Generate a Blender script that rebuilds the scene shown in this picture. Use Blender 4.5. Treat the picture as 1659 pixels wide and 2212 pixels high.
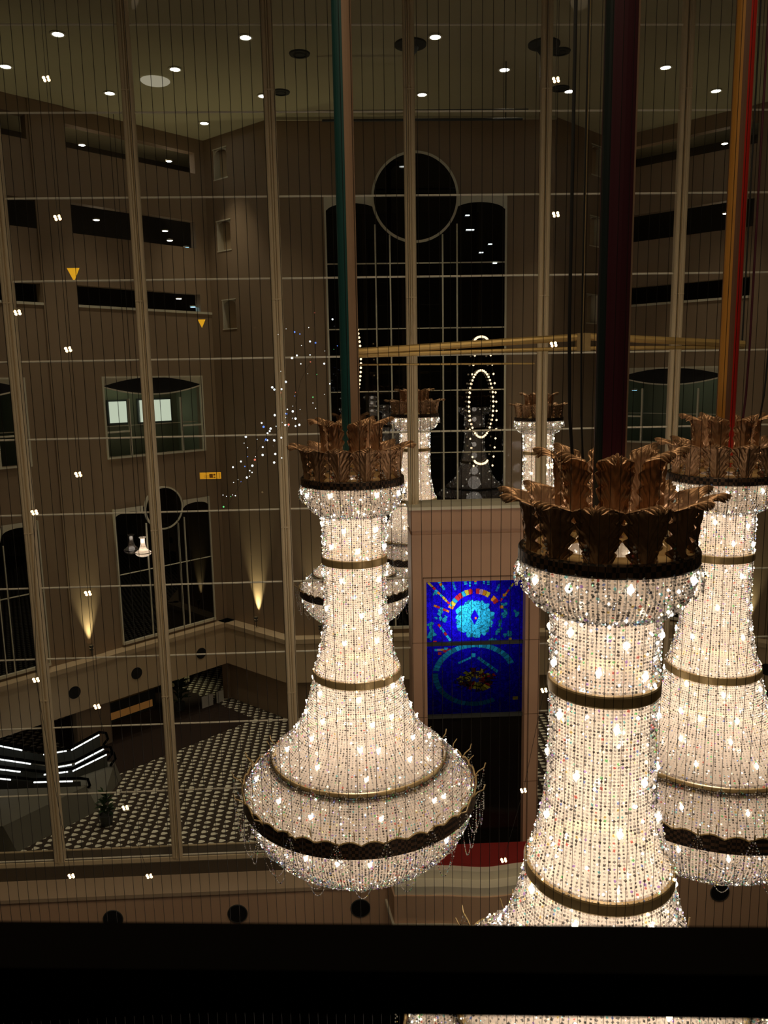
import bpy, math, random
import numpy as np
from mathutils import Vector, Matrix
random.seed(4); rng=np.random.default_rng(7)
PI=math.pi
for o in list(bpy.data.objects): bpy.data.objects.remove(o)
sc=bpy.context.scene
COL=sc.collection
# ------------------------------------------------------------ camera, world, exposure
F=1725.0
def cam_matrix(yaw=2.35):
    dn=Vector((185.5,-(11474-1106),-F)).normalized(); U=-dn
    f=Vector((0,0,-1)); f=(f-f.dot(U)*U).normalized(); r=f.cross(U)
    a=math.radians(yaw); Y=f*math.cos(a)-r*math.sin(a); X=Y.cross(U)
    return Matrix((X,Y,U)).to_4x4()
cd=bpy.data.cameras.new('camera'); cam=bpy.data.objects.new('camera',cd); COL.objects.link(cam)
cam.matrix_world=cam_matrix()
cd.sensor_fit='HORIZONTAL'; cd.sensor_width=36; cd.lens=F/1659*36; cd.clip_start=0.05; cd.clip_end=300
cd.dof.use_dof=True; cd.dof.focus_distance=9.0; cd.dof.aperture_fstop=14.0
sc.camera=cam
w=bpy.data.worlds.new('world'); sc.world=w; w.use_nodes=True
w.node_tree.nodes['Background'].inputs[0].default_value=(1.0,0.72,0.42,1)
w.node_tree.nodes['Background'].inputs[1].default_value=0.016
sc.view_settings.view_transform='Standard'; sc.view_settings.look='None'; sc.view_settings.gamma=1
sc.view_settings.exposure=0.0; sc.view_settings.use_curve_mapping=False
try:
    sc.cycles.max_bounces=6; sc.cycles.transparent_max_bounces=24; sc.cycles.sample_clamp_indirect=3.0
    sc.cycles.diffuse_bounces=3; sc.cycles.glossy_bounces=3; sc.cycles.use_denoising=True
except Exception: pass
POW_CH=1.2      # chandelier light factor
POW_DOWN=1.0    # ceiling downlight factor

# ------------------------------------------------------------ materials
def nt(name):
    m=bpy.data.materials.new(name); m.use_nodes=True
    return m,m.node_tree,m.node_tree.nodes,m.node_tree.links
def mat(name,col,rough=0.6,metal=0.0,bump=0.0,bscale=20,var=0.0,vscale=3,spec=0.4):
    m,t,n,l=nt(name); b=n['Principled BSDF']
    b.inputs['Roughness'].default_value=rough; b.inputs['Metallic'].default_value=metal
    b.inputs['Specular IOR Level'].default_value=spec
    tc=n.new('ShaderNodeTexCoord')
    if var>0:
        no=n.new('ShaderNodeTexNoise'); no.inputs['Scale'].default_value=vscale; no.inputs['Detail'].default_value=4
        l.new(tc.outputs['Object'],no.inputs['Vector'])
        mx=n.new('ShaderNodeMix'); mx.data_type='RGBA'
        mx.inputs[6].default_value=tuple(c*(1-var) for c in col)+(1,); mx.inputs[7].default_value=tuple(min(1,c*(1+var)) for c in col)+(1,)
        l.new(no.outputs['Fac'],mx.inputs[0]); l.new(mx.outputs[2],b.inputs['Base Color'])
    else: b.inputs['Base Color'].default_value=tuple(col)+(1,)
    if bump>0:
        no=n.new('ShaderNodeTexNoise'); no.inputs['Scale'].default_value=bscale
        l.new(tc.outputs['Object'],no.inputs['Vector'])
        bp=n.new('ShaderNodeBump'); bp.inputs['Strength'].default_value=bump; bp.inputs['Distance'].default_value=0.02
        l.new(no.outputs['Fac'],bp.inputs['Height']); l.new(bp.outputs[0],b.inputs['Normal'])
    return m
def emit(name,col,s):
    m,t,n,l=nt(name); n.remove(n['Principled BSDF']); e=n.new('ShaderNodeEmission')
    e.inputs[0].default_value=tuple(col)+(1,); e.inputs[1].default_value=s
    l.new(e.outputs[0],n['Material Output'].inputs[0]); return m
def glassy(name,refl,tint=(1,1,1),rough=0.0,f0=None):
    m,t,n,l=nt(name); n.remove(n['Principled BSDF'])
    tr=n.new('ShaderNodeBsdfTransparent'); tr.inputs[0].default_value=tuple(tint)+(1,)
    gl=n.new('ShaderNodeBsdfGlossy'); gl.inputs['Roughness'].default_value=rough
    mx=n.new('ShaderNodeMixShader'); mx.inputs[0].default_value=refl
    l.new(tr.outputs[0],mx.inputs[1]); l.new(gl.outputs[0],mx.inputs[2]); l.new(mx.outputs[0],n['Material Output'].inputs[0]); return m
M={}
M['wall']=mat('taupe_plaster',(0.34,0.245,0.155),0.8,var=0.06,vscale=0.6,bump=0.1)
M['ceil']=mat('ceiling_paint',(0.50,0.47,0.32),0.85,var=0.03,vscale=0.5)
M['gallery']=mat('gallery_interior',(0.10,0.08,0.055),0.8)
M['ledge']=mat('ledge_plaster',(0.60,0.46,0.29),0.8,var=0.05,vscale=1)
M['bulk']=mat('bulkhead_plaster',(0.64,0.43,0.28),0.75,var=0.05,vscale=1.2)
M['cream']=mat('cream_paint',(0.78,0.74,0.58),0.6)
M['cream2']=mat('ledge_cream',(0.50,0.385,0.265),0.7,var=0.04,vscale=1)
M['stone']=mat('pink_stone',(0.56,0.35,0.23),0.5,var=0.07,vscale=2.5,bump=0.05)
M['metal']=mat('mullion_paint',(0.72,0.60,0.40),0.45,var=0.05,vscale=4)
M['transom']=mat('transom_paint',(0.88,0.84,0.70),0.4)
M['dark']=mat('dark_interior',(0.02,0.016,0.012),0.7)
M['hole']=mat('vent_black',(0.006,0.006,0.006),0.6)
M['sill']=mat('dark_sill',(0.10,0.08,0.055),0.5)
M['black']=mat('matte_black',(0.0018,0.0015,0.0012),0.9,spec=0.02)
M['cable']=mat('black_cable',(0.01,0.01,0.009),0.6)
M['wire']=mat('wire_dark',(0.012,0.009,0.006),0.6)
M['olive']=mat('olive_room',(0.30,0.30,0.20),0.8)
M['gold']=mat('gold_band',(0.46,0.33,0.15),0.35,metal=0.35,var=0.12,vscale=18)
M['rail']=mat('brass_rail',(0.55,0.38,0.14),0.35,metal=0.6)
M['red']=mat('red_carpet',(0.30,0.022,0.018),0.9,bump=0.2,bscale=80)
M['liner_dummy']=None
M['greyrail']=mat('grey_fascia',(0.17,0.165,0.13),0.6)
M['esc']=mat('escalator_metal',(0.10,0.105,0.09),0.35,metal=0.3)
M['plant']=mat('leaf_green',(0.03,0.07,0.02),0.6)
M['white']=mat('white_board',(0.75,0.75,0.70),0.5)
M['curt']=mat('curtain_cloth',(0.55,0.50,0.33),0.8)
M['darkgrey']=mat('dark_grey_metal',(0.05,0.055,0.05),0.5)
M['yellow']=emit('yellow_marker',(0.85,0.42,0.02),0.75)
M['orange']=emit('orange_label',(0.80,0.36,0.02),0.62)
M['orangemark']=mat('label_print',(0.35,0.14,0.01),0.6)
M['lamp']=emit('downlight_glow',(0.95,1.0,1.0),14)
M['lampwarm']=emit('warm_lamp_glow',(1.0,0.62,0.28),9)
M['bulb']=emit('chandelier_bulb_glow',(1.0,0.90,0.72),9)
M['ringrefl']=emit('reflected_bulb_glow',(1.0,0.72,0.42),2.2)
M['spark']=emit('cool_dot_glow',(0.85,0.95,1.0),2.0)
M['blue']=emit('blue_exit_glow',(0.25,0.6,1.0),5)
M['led']=emit('led_strip',(0.9,0.95,1.0),2.2)
M['picture']=emit('backlit_picture',(0.62,0.70,0.55),0.85)
M['panelglow']=emit('lit_panel',(0.8,0.85,0.8),0.9)
M['diffuser']=emit('ceiling_diffuser',(0.42,0.38,0.28),0.75)
M['cafe']=emit('cafe_glow',(1.0,0.42,0.10),0.10)
M['night']=glassy('night_glass',0.05,(0.0,0.0,0.0),0.02)
M['nightred']=mat('dim_red_room',(0.05,0.014,0.008),0.6)
M['pane']=glassy('curtain_glass',0.012,(0.96,0.96,0.94))
M['nearpane']=glassy('near_glass',0.01,(0.97,0.97,0.95))
# floor carpet: pale mottled leaves in rows on dark brown
def carpet():
    m,t,n,l=nt('patterned_carpet'); b=n['Principled BSDF']; b.inputs['Roughness'].default_value=0.9
    tc=n.new('ShaderNodeTexCoord'); sep=n.new('ShaderNodeSeparateXYZ'); l.new(tc.outputs['Object'],sep.inputs[0])
    def math_(op,a,bv=None,c=None):
        x=n.new('ShaderNodeMath'); x.operation=op
        for i,v in enumerate((a,bv,c)):
            if v is None: continue
            if isinstance(v,(int,float)): x.inputs[i].default_value=v
            else: l.new(v,x.inputs[i])
        return x.outputs[0]
    sx=math_('DIVIDE',sep.outputs[0],0.36); sy=math_('DIVIDE',sep.outputs[1],0.31)
    col=math_('FLOOR',sx); off=math_('MULTIPLY',math_('MODULO',math_('ABSOLUTE',col),2.0),0.5)
    fx=math_('SUBTRACT',math_('FRACT',sx),0.5); fy=math_('SUBTRACT',math_('FRACT',math_('ADD',sy,off)),0.5)
    no=n.new('ShaderNodeTexNoise'); no.inputs['Scale'].default_value=11; l.new(tc.outputs['Object'],no.inputs['Vector'])
    nz=math_('MULTIPLY',math_('SUBTRACT',no.outputs['Fac'],0.5),0.22)
    taper=math_('ADD',1.25,math_('MULTIPLY',fx,1.9))
    d=math_('SQRT',math_('ADD',math_('POWER',math_('MULTIPLY',fx,1.0),2.0),math_('POWER',math_('MULTIPLY',fy,taper),2.0)))
    d=math_('ADD',d,nz)
    mask=math_('LESS_THAN',d,0.33)
    mx=n.new('ShaderNodeMix'); mx.data_type='RGBA'; mx.inputs[6].default_value=(0.045,0.030,0.018,1); mx.inputs[7].default_value=(0.85,0.82,0.66,1)
    l.new(mask,mx.inputs[0]); l.new(mx.outputs[2],b.inputs['Base Color']); return m
M['carpet']=carpet()
def attr_translucent(name,attr,transp,gloss,grough,boost=1.0):
    m,t,n,l=nt(name); n.remove(n['Principled BSDF'])
    a=n.new('ShaderNodeAttribute'); a.attribute_name=attr
    tl=n.new('ShaderNodeBsdfTranslucent'); df=n.new('ShaderNodeBsdfDiffuse'); l.new(a.outputs['Color'],tl.inputs[0]); l.new(a.outputs['Color'],df.inputs[0])
    m1=n.new('ShaderNodeMixShader'); m1.inputs[0].default_value=0.35; l.new(tl.outputs[0],m1.inputs[1]); l.new(df.outputs[0],m1.inputs[2])
    gl=n.new('ShaderNodeBsdfGlossy'); gl.inputs['Roughness'].default_value=grough
    m2=n.new('ShaderNodeMixShader'); m2.inputs[0].default_value=gloss; l.new(m1.outputs[0],m2.inputs[1]); l.new(gl.outputs[0],m2.inputs[2])
    tr=n.new('ShaderNodeBsdfTransparent')
    m3=n.new('ShaderNodeMixShader'); m3.inputs[0].default_value=transp; l.new(m2.outputs[0],m3.inputs[1]); l.new(tr.outputs[0],m3.inputs[2])
    l.new(m3.outputs[0],n['Material Output'].inputs[0]); return m
M['crystal']=attr_translucent('crystal_beads','tint',0.22,0.22,0.10)
def liner():
    m,t,n,l=nt('gauze_liner'); n.remove(n['Principled BSDF'])
    tl=n.new('ShaderNodeBsdfTranslucent'); tl.inputs[0].default_value=(0.60,0.51,0.42,1)
    df=n.new('ShaderNodeBsdfDiffuse'); df.inputs[0].default_value=(0.55,0.44,0.33,1)
    # pleats: woven frame ribs let less light through
    m1=n.new('ShaderNodeMixShader'); m1.inputs[0].default_value=0.35; l.new(tl.outputs[0],m1.inputs[1]); l.new(df.outputs[0],m1.inputs[2])
    tr=n.new('ShaderNodeBsdfTransparent')
    m3=n.new('ShaderNodeMixShader'); m3.inputs[0].default_value=0.35; l.new(m1.outputs[0],m3.inputs[1]); l.new(tr.outputs[0],m3.inputs[2])
    l.new(m3.outputs[0],n['Material Output'].inputs[0]); return m
M['liner']=liner()
def bronze():
    m,t,n,l=nt('bronze_leaf'); b=n['Principled BSDF']; b.inputs['Metallic'].default_value=0.55; b.inputs['Roughness'].default_value=0.38
    tc=n.new('ShaderNodeTexCoord'); no=n.new('ShaderNodeTexNoise'); no.inputs['Scale'].default_value=14; l.new(tc.outputs['Object'],no.inputs['Vector'])
    cr=n.new('ShaderNodeValToRGB'); cr.color_ramp.elements[0].color=(0.26,0.13,0.065,1); cr.color_ramp.elements[1].color=(0.62,0.38,0.20,1)
    l.new(no.outputs['Fac'],cr.inputs[0]); l.new(cr.outputs[0],b.inputs['Base Color']); return m
M['bronze']=bronze()
def lattice():
    m,t,n,l=nt('pierced_dark_band'); b=n['Principled BSDF']; b.inputs['Roughness'].default_value=0.5; b.inputs['Metallic'].default_value=0.5
    tc=n.new('ShaderNodeTexCoord'); ch=n.new('ShaderNodeTexChecker'); ch.inputs['Scale'].default_value=26
    l.new(tc.outputs['Object'],ch.inputs['Vector'])
    mx=n.new('ShaderNodeMix'); mx.data_type='RGBA'; mx.inputs[6].default_value=(0.012,0.008,0.006,1); mx.inputs[7].default_value=(0.10,0.055,0.028,1)
    l.new(ch.outputs['Fac'],mx.inputs[0]); l.new(mx.outputs[2],b.inputs['Base Color']); return m
M['lattice']=lattice()
for k,c in {'teal':(0.008,0.060,0.058),'tan':(0.30,0.19,0.12),'maroon':(0.055,0.007,0.016),'poleorange':(0.42,0.19,0.03),'polered':(0.36,0.012,0.006),'polebrown':(0.12,0.055,0.03),'blackteal':(0.006,0.014,0.014)}.items():
    M[k]=mat(k+'_pole_paint',c,0.45)

# ------------------------------------------------------------ mesh helpers
class MB:
    def __init__(s): s.v=[]; s.f=[]; s.mi=[]
    def add(s,v,f,mi=0):
        o=len(s.v); s.v+= [tuple(x) for x in v]; s.f+=[tuple(i+o for i in q) for q in f]; s.mi+=[mi]*len(f)
    def box(s,x0,x1,y0,y1,z0,z1,fn=None,mi=0):
        v=[(x,y,z) for x in (x0,x1) for y in (y0,y1) for z in (z0,z1)]
        if fn: v=[fn(*p) for p in v]
        s.add(v,[(0,1,3,2),(4,6,7,5),(0,4,5,1),(2,3,7,6),(0,2,6,4),(1,5,7,3)],mi)
    def tube(s,pts,r,n=8,cap=True,mi=0):
        pts=[Vector(p) for p in pts]; rings=[]; prev=None
        for i,p in enumerate(pts):
            d=(pts[min(i+1,len(pts)-1)]-pts[max(i-1,0)]).normalized()
            a=d.cross(Vector((0,0,1)) if abs(d.z)<.9 else Vector((1,0,0))).normalized() if prev is None else (prev-prev.dot(d)*d).normalized()
            prev=a; b=d.cross(a); rr=r[i] if isinstance(r,(list,tuple)) else r
            rings.append([p+a*math.cos(2*PI*k/n)*rr+b*math.sin(2*PI*k/n)*rr for k in range(n)])
        v=[q for R in rings for q in R]; f=[]
        for i in range(len(rings)-1):
            for k in range(n): f.append((i*n+k,i*n+(k+1)%n,(i+1)*n+(k+1)%n,(i+1)*n+k))
        if cap: f+= [tuple(range(n))[::-1],tuple((len(rings)-1)*n+k for k in range(n))]
        s.add(v,f,mi)
    def lathe(s,prof,n=64,cx=0,cy=0,cz=0,mi=0,a0=0,a1=2*PI,fn=None):
        full=abs(a1-a0-2*PI)<1e-6; m=n if full else n+1; v=[];f=[]
        for (r,z) in prof:
            for k in range(m):
                a=a0+(a1-a0)*k/n; v.append((cx+r*math.cos(a),cy+r*math.sin(a),cz+z))
        if fn: v=[fn(*p) for p in v]
        for i in range(len(prof)-1):
            for k in range(n):
                k2=(k+1)%m if full else k+1
                f.append((i*m+k,i*m+k2,(i+1)*m+k2,(i+1)*m+k))
        s.add(v,f,mi)
    def disc(s,c,r,ax,ay,n=32,th=0,mi=0,ry=None):
        c=Vector(c);ax=Vector(ax);ay=Vector(ay); nn=ax.cross(ay); ry=ry or r
        a=[c+ax*r*math.cos(2*PI*k/n)+ay*ry*math.sin(2*PI*k/n) for k in range(n)]
        if th==0: s.add(a,[tuple(range(n))],mi); return
        b=[p+nn*th for p in a]
        s.add(a+b,[tuple(range(n))[::-1],tuple(range(n,2*n))]+[(k,(k+1)%n,n+(k+1)%n,n+k) for k in range(n)],mi)
    def sphere(s,c,r,n=8,m=6,mi=0):
        s.lathe([(max(1e-4,r*math.sin(PI*i/m)),-r*math.cos(PI*i/m)) for i in range(m+1)],n,c[0],c[1],c[2],mi)
    def prism(s,poly,z0,z1,mi=0,fn=None):
        n=len(poly); v=[(x,y,z0) for x,y in poly]+[(x,y,z1) for x,y in poly]
        if fn: v=[fn(*p) for p in v]
        s.add(v,[tuple(range(n))[::-1],tuple(range(n,2*n))]+[(k,(k+1)%n,n+(k+1)%n,n+k) for k in range(n)],mi)
    def build(s,name,m,parent=None,smooth=False,recalc=True):
        me=bpy.data.meshes.new(name); me.from_pydata(s.v,[],s.f)
        for mm in (m if isinstance(m,(list,tuple)) else [m]): me.materials.append(mm)
        me.polygons.foreach_set('material_index',s.mi)
        if recalc:
            import bmesh
            b=bmesh.new(); b.from_mesh(me); bmesh.ops.recalc_face_normals(b,faces=b.faces); b.to_mesh(me); b.free()
        if smooth: me.polygons.foreach_set('use_smooth',[True]*len(me.polygons))
        o=bpy.data.objects.new(name,me); COL.objects.link(o); o.parent=parent
        return o
def tag(o,label,cat,group=None,kind=None):
    o['label']=label; o['category']=cat
    if group: o['group']=group
    if kind: o['kind']=kind
    return o
def struct(o,label=None):
    o['kind']='structure'
    if label: o['label']=label
    return o
def empty(name,loc=(0,0,0)):
    o=bpy.data.objects.new(name,None); COL.objects.link(o); o.location=loc; return o
def copy_tree(o,parent=None):
    c=o.copy(); COL.objects.link(c); c.parent=parent
    for ch in [x for x in KIDS.get(o.name,[])]: copy_tree(ch,c)
    return c
KIDS={}
def regkids(root):
    for o in list(COL.objects):
        if o.parent: KIDS.setdefault(o.parent.name,[])
        if o.parent and o not in KIDS[o.parent.name]: KIDS[o.parent.name].append(o)
def light(kind,name,loc,power,col=(1,.8,.58),size=0.1,parent=None,rot=None,spot=None,blend=.5):
    d=bpy.data.lights.new(name,kind); d.energy=power; d.color=col
    if kind=='AREA': d.size=size
    else: d.shadow_soft_size=size
    if spot: d.spot_size=spot; d.spot_blend=blend
    o=bpy.data.objects.new(name,d); COL.objects.link(o); o.location=loc; o.parent=parent
    if rot: o.rotation_euler=rot
    return o

# ------------------------------------------------------------ frames of the hall's walls
AX=3.07; ZC=10.92; ZF=-16.0; VW=16.0
CL=(-6.4,39.2)
R2=math.sqrt(.5)
def fL(s,n,z): return (CL[0]-R2*s+R2*n, CL[1]-R2*s-R2*n, z)      # left wing: s along, n into the atrium
def fR(s,n,z): x,y,z=fL(s,n,z); return (2*AX-x,y,z)
cdx,cdy=(-2.95-CL[0]),(36.0-CL[1]); cl=math.hypot(cdx,cdy); cdx/=cl; cdy/=cl
def gL(s,n,z): return (CL[0]+cdx*s+cdy*n, CL[1]+cdy*s-cdx*n, z)
def gR(s,n,z): x,y,z=gL(s,n,z); return (2*AX-x,y,z)
def fB(s,n,z): return (s,36-n,z)
def wall(name,fn,s0,s1,z0,z1,ops,m,th=0.4):
    ss=sorted(set([s0,s1]+[o[0] for o in ops]+[o[1] for o in ops])); zs=sorted(set([z0,z1]+[o[2] for o in ops]+[o[3] for o in ops]))
    ss=[s for s in ss if s0<=s<=s1]; zs=[z for z in zs if z0<=z<=z1]
    b=MB()
    solid=lambda i,j: 0<=i<len(ss)-1 and 0<=j<len(zs)-1 and not any(o[0]<=(ss[i]+ss[i+1])/2<=o[1] and o[2]<=(zs[j]+zs[j+1])/2<=o[3] for o in ops)
    for i in range(len(ss)-1):
        for j in range(len(zs)-1):
            if not solid(i,j): continue
            a,c,e,g=ss[i],ss[i+1],zs[j],zs[j+1]
            for n in (0,-th): b.add([fn(a,n,e),fn(c,n,e),fn(c,n,g),fn(a,n,g)],[(0,1,2,3)])
            if not solid(i-1,j): b.add([fn(a,0,e),fn(a,-th,e),fn(a,-th,g),fn(a,0,g)],[(0,1,2,3)])
            if not solid(i+1,j): b.add([fn(c,0,e),fn(c,-th,e),fn(c,-th,g),fn(c,0,g)],[(0,1,2,3)])
            if not solid(i,j-1): b.add([fn(a,0,e),fn(a,-th,e),fn(c,-th,e),fn(c,0,e)],[(0,1,2,3)])
            if not solid(i,j+1): b.add([fn(a,0,g),fn(a,-th,g),fn(c,-th,g),fn(c,0,g)],[(0,1,2,3)])
    return struct(b.build(name,m,recalc=False))
def sbox(b,fn,s0,s1,z0,z1,n0,n1,mi=0): b.box(s0,s1,n0,n1,z0,z1,fn,mi)

# floor, ceiling
b=MB(); b.add([(-34,-6,ZF),(40,-6,ZF),(40,58,ZF),(-34,58,ZF)],[(0,1,2,3)]); struct(b.build('floor',M['carpet'],recalc=False))
b=MB(); b.box(-34,40,-6,58,ZC,ZC+.3); struct(b.build('ceiling',M['ceil']))
# wing walls
def wing(side,fn):
    ops=[(.6,7.0,3.2,4.05),(8.15,16,3.2,4.0),(.65,7.0,6.1,7.3),(7.9,16,6.1,7.2),(.5,7.0,9.4,10.3),(8.2,16,9.4,10.3),
         (.82,5.78,-3.16,.25),(9.2,14.2,-3.16,.25),(.2,6.6,ZF,-13.8),(8.2,15,ZF,-13.8)]
    wall('wall_'+side,fn,0,17,ZF,ZC,ops,M['wall'])
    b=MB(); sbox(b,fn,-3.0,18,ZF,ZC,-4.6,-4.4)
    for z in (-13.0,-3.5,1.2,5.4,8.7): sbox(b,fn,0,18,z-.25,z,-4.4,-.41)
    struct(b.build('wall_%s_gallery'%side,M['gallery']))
    b=MB()
    for z in (3.2,): sbox(b,fn,-.25 if z<4 else .4,7.05,z-.04,z+.06,-.3,.05)
    sbox(b,fn,8.1,16.5,3.16,3.26,-.3,.05)
    struct(b.build('trim_1' if side=='left' else 'trim_2',M['cream']))
    # ledge
    b=MB(); sbox(b,fn,-.35,17,-13.85,-11.95,0,.55); sbox(b,fn,-.4,17,-11.95,-11.74,0,.62)
    struct(b.build('trim_3' if side=='left' else 'trim_4',M['ledge']))
    for k,s in enumerate((2.03,5.5,8.44,11.9)):
        b=MB(); c=Vector(fn(s,.54,-12.93)); ax=(Vector(fn(s+1,.54,-12.93))-c).normalized(); nn=(Vector(fn(s,1.54,-12.93))-c).normalized()
        n0=c; ring=MB()
        b.disc(c,.27,ax,(0,0,1),24,.03 if (ax.cross(Vector((0,0,1)))).dot(nn)>0 else -.03)
        o=b.build('round_vent',M['hole'])
        wh={'left':'left wing ledge','right':'right wing ledge'}[side]
        tag(o,['round black vent nearest the inner corner of the %s','second round black vent from the inner corner of the %s','third round black vent from the inner corner of the %s','round black vent farthest out along the %s'][k]%wh,'vent','round vents on the wing ledges')
wing('left',fL); wing('right',fR)
def gallerywin(name,fn,s0,s1,z0,z1,lab,pics,rev=False):
    r=empty(name,fn((s0+s1)/2,0,z0)); struct(r,lab)
    loc=r.location
    def bl(b,nm,m,**k):
        o=b.build(nm,m,None,**k); o.parent=r; o.matrix_parent_inverse=Matrix.Translation(-loc); return o
    b=MB(); w_=.07
    sbox(b,fn,s0-w_,s0,z0-w_,z1+w_,-.12,.06); sbox(b,fn,s1,s1+w_,z0-w_,z1+w_,-.12,.06)
    sbox(b,fn,s0,s1,z0-w_,z0,-.12,.06); sbox(b,fn,s0,s1,z1,z1+w_,-.12,.06)
    sbox(b,fn,s0,s0+.05,z0,z1,-.1,.0)
    for s in (s0+1.15,s1-1.15): sbox(b,fn,s-.04,s+.04,z0,z1-.9,-.1,.0)
    sbox(b,fn,s0,s0+1.15,z0+1.15,z0+1.22,-.1,0); sbox(b,fn,s1-1.15,s1,z0+1.05,z0+1.12,-.1,0)
    sbox(b,fn,s0,s1,z0+1.3,z0+1.34,-.5,-.45)
    bl(b,'window_frame',M['cream'])
    # head plate around the lens-shaped pane
    b=MB(); n=40; cs=(s0+s1)/2; hw=(s1-s0)/2; zc_=z1-.34; hh=.36
    top=[];bot=[]
    for k in range(n+1):
        t=-1+2*k/n; e=hh*(1-t*t); top.append((cs+hw*t,zc_+e)); bot.append((cs+hw*t,zc_-e))
    for k in range(n):
        for (a,c) in (((top[k],top[k+1]),z1),):
            b.add([fn(a[0][0],-.02,a[0][1]),fn(a[1][0],-.02,a[1][1]),fn(a[1][0],-.02,c),fn(a[0][0],-.02,c),
                   fn(a[0][0],-.08,a[0][1]),fn(a[1][0],-.08,a[1][1]),fn(a[1][0],-.08,c),fn(a[0][0],-.08,c)],[(0,1,2,3),(4,5,6,7),(0,1,5,4)])
        b.add([fn(bot[k][0],.0,bot[k][1]),fn(bot[k+1][0],.0,bot[k+1][1]),fn(bot[k+1][0],.0,bot[k+1][1]-.06),fn(bot[k][0],.0,bot[k][1]-.06),
               fn(bot[k][0],-.08,bot[k][1]-.06),fn(bot[k+1][0],-.08,bot[k+1][1]-.06)],[(0,1,2,3),(3,2,5,4)])
    bl(b,'window_head',M['cream'],recalc=False)
    b=MB()
    b.add([fn(p[0],-.05,p[1]) for p in top]+[fn(p[0],-.05,p[1]) for p in bot[::-1]],[tuple(range(2*(n+1)))])
    bl(b,'lens_pane',M['hole'],recalc=False)
    return r
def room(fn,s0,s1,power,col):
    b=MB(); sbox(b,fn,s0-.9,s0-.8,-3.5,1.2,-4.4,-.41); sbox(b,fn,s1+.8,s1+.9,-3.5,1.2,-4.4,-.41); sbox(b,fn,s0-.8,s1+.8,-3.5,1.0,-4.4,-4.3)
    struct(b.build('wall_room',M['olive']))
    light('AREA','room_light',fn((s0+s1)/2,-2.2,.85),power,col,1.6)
gallerywin('window_3',fL,.82,5.78,-3.16,.25,'left wing gallery window with lens-shaped head over two backlit pictures',1)
gallerywin('window_4',fL,9.2,14.2,-3.16,.25,'left wing gallery window cut by the left edge of the photo',0)
gallerywin('window_5',fR,.82,5.78,-3.16,.25,'right wing gallery window with lens-shaped head and dim green room',0)
room(fL,.82,5.78,9,(.8,1,.7)); room(fL,9.2,14.2,3,(.8,1,.7)); room(fR,.82,5.78,7,(.75,1,.8))
for (s0,s1,z0,z1,lab) in ((2.95,3.84,-1.84,-.83,'smaller square backlit picture left of the mullion in the gallery'),(.5,2.25,-1.87,-.81,'wider backlit picture pair on the gallery wall')):
    r=empty('framed_picture',fL((s0+s1)/2,-3.2,z0)); loc=r.location
    for nm,e,m,n0 in (('frame',.08,M['darkgrey'],-3.3),('picture',0,M['picture'],-3.22)):
        b=MB(); sbox(b,fL,s0-e,s1+e,z0-e,z1+e,n0,n0+.04)
        o=b.build(nm,m); o.parent=r; o.matrix_parent_inverse=Matrix.Translation(-loc)
    tag(r,lab,'picture','backlit pictures in the gallery')
b=MB(); sbox(b,fL,-.2,4.6,-3.5,1.0,-3.5,-3.36); struct(b.build('wall_picture_panel',M['olive']))

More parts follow.
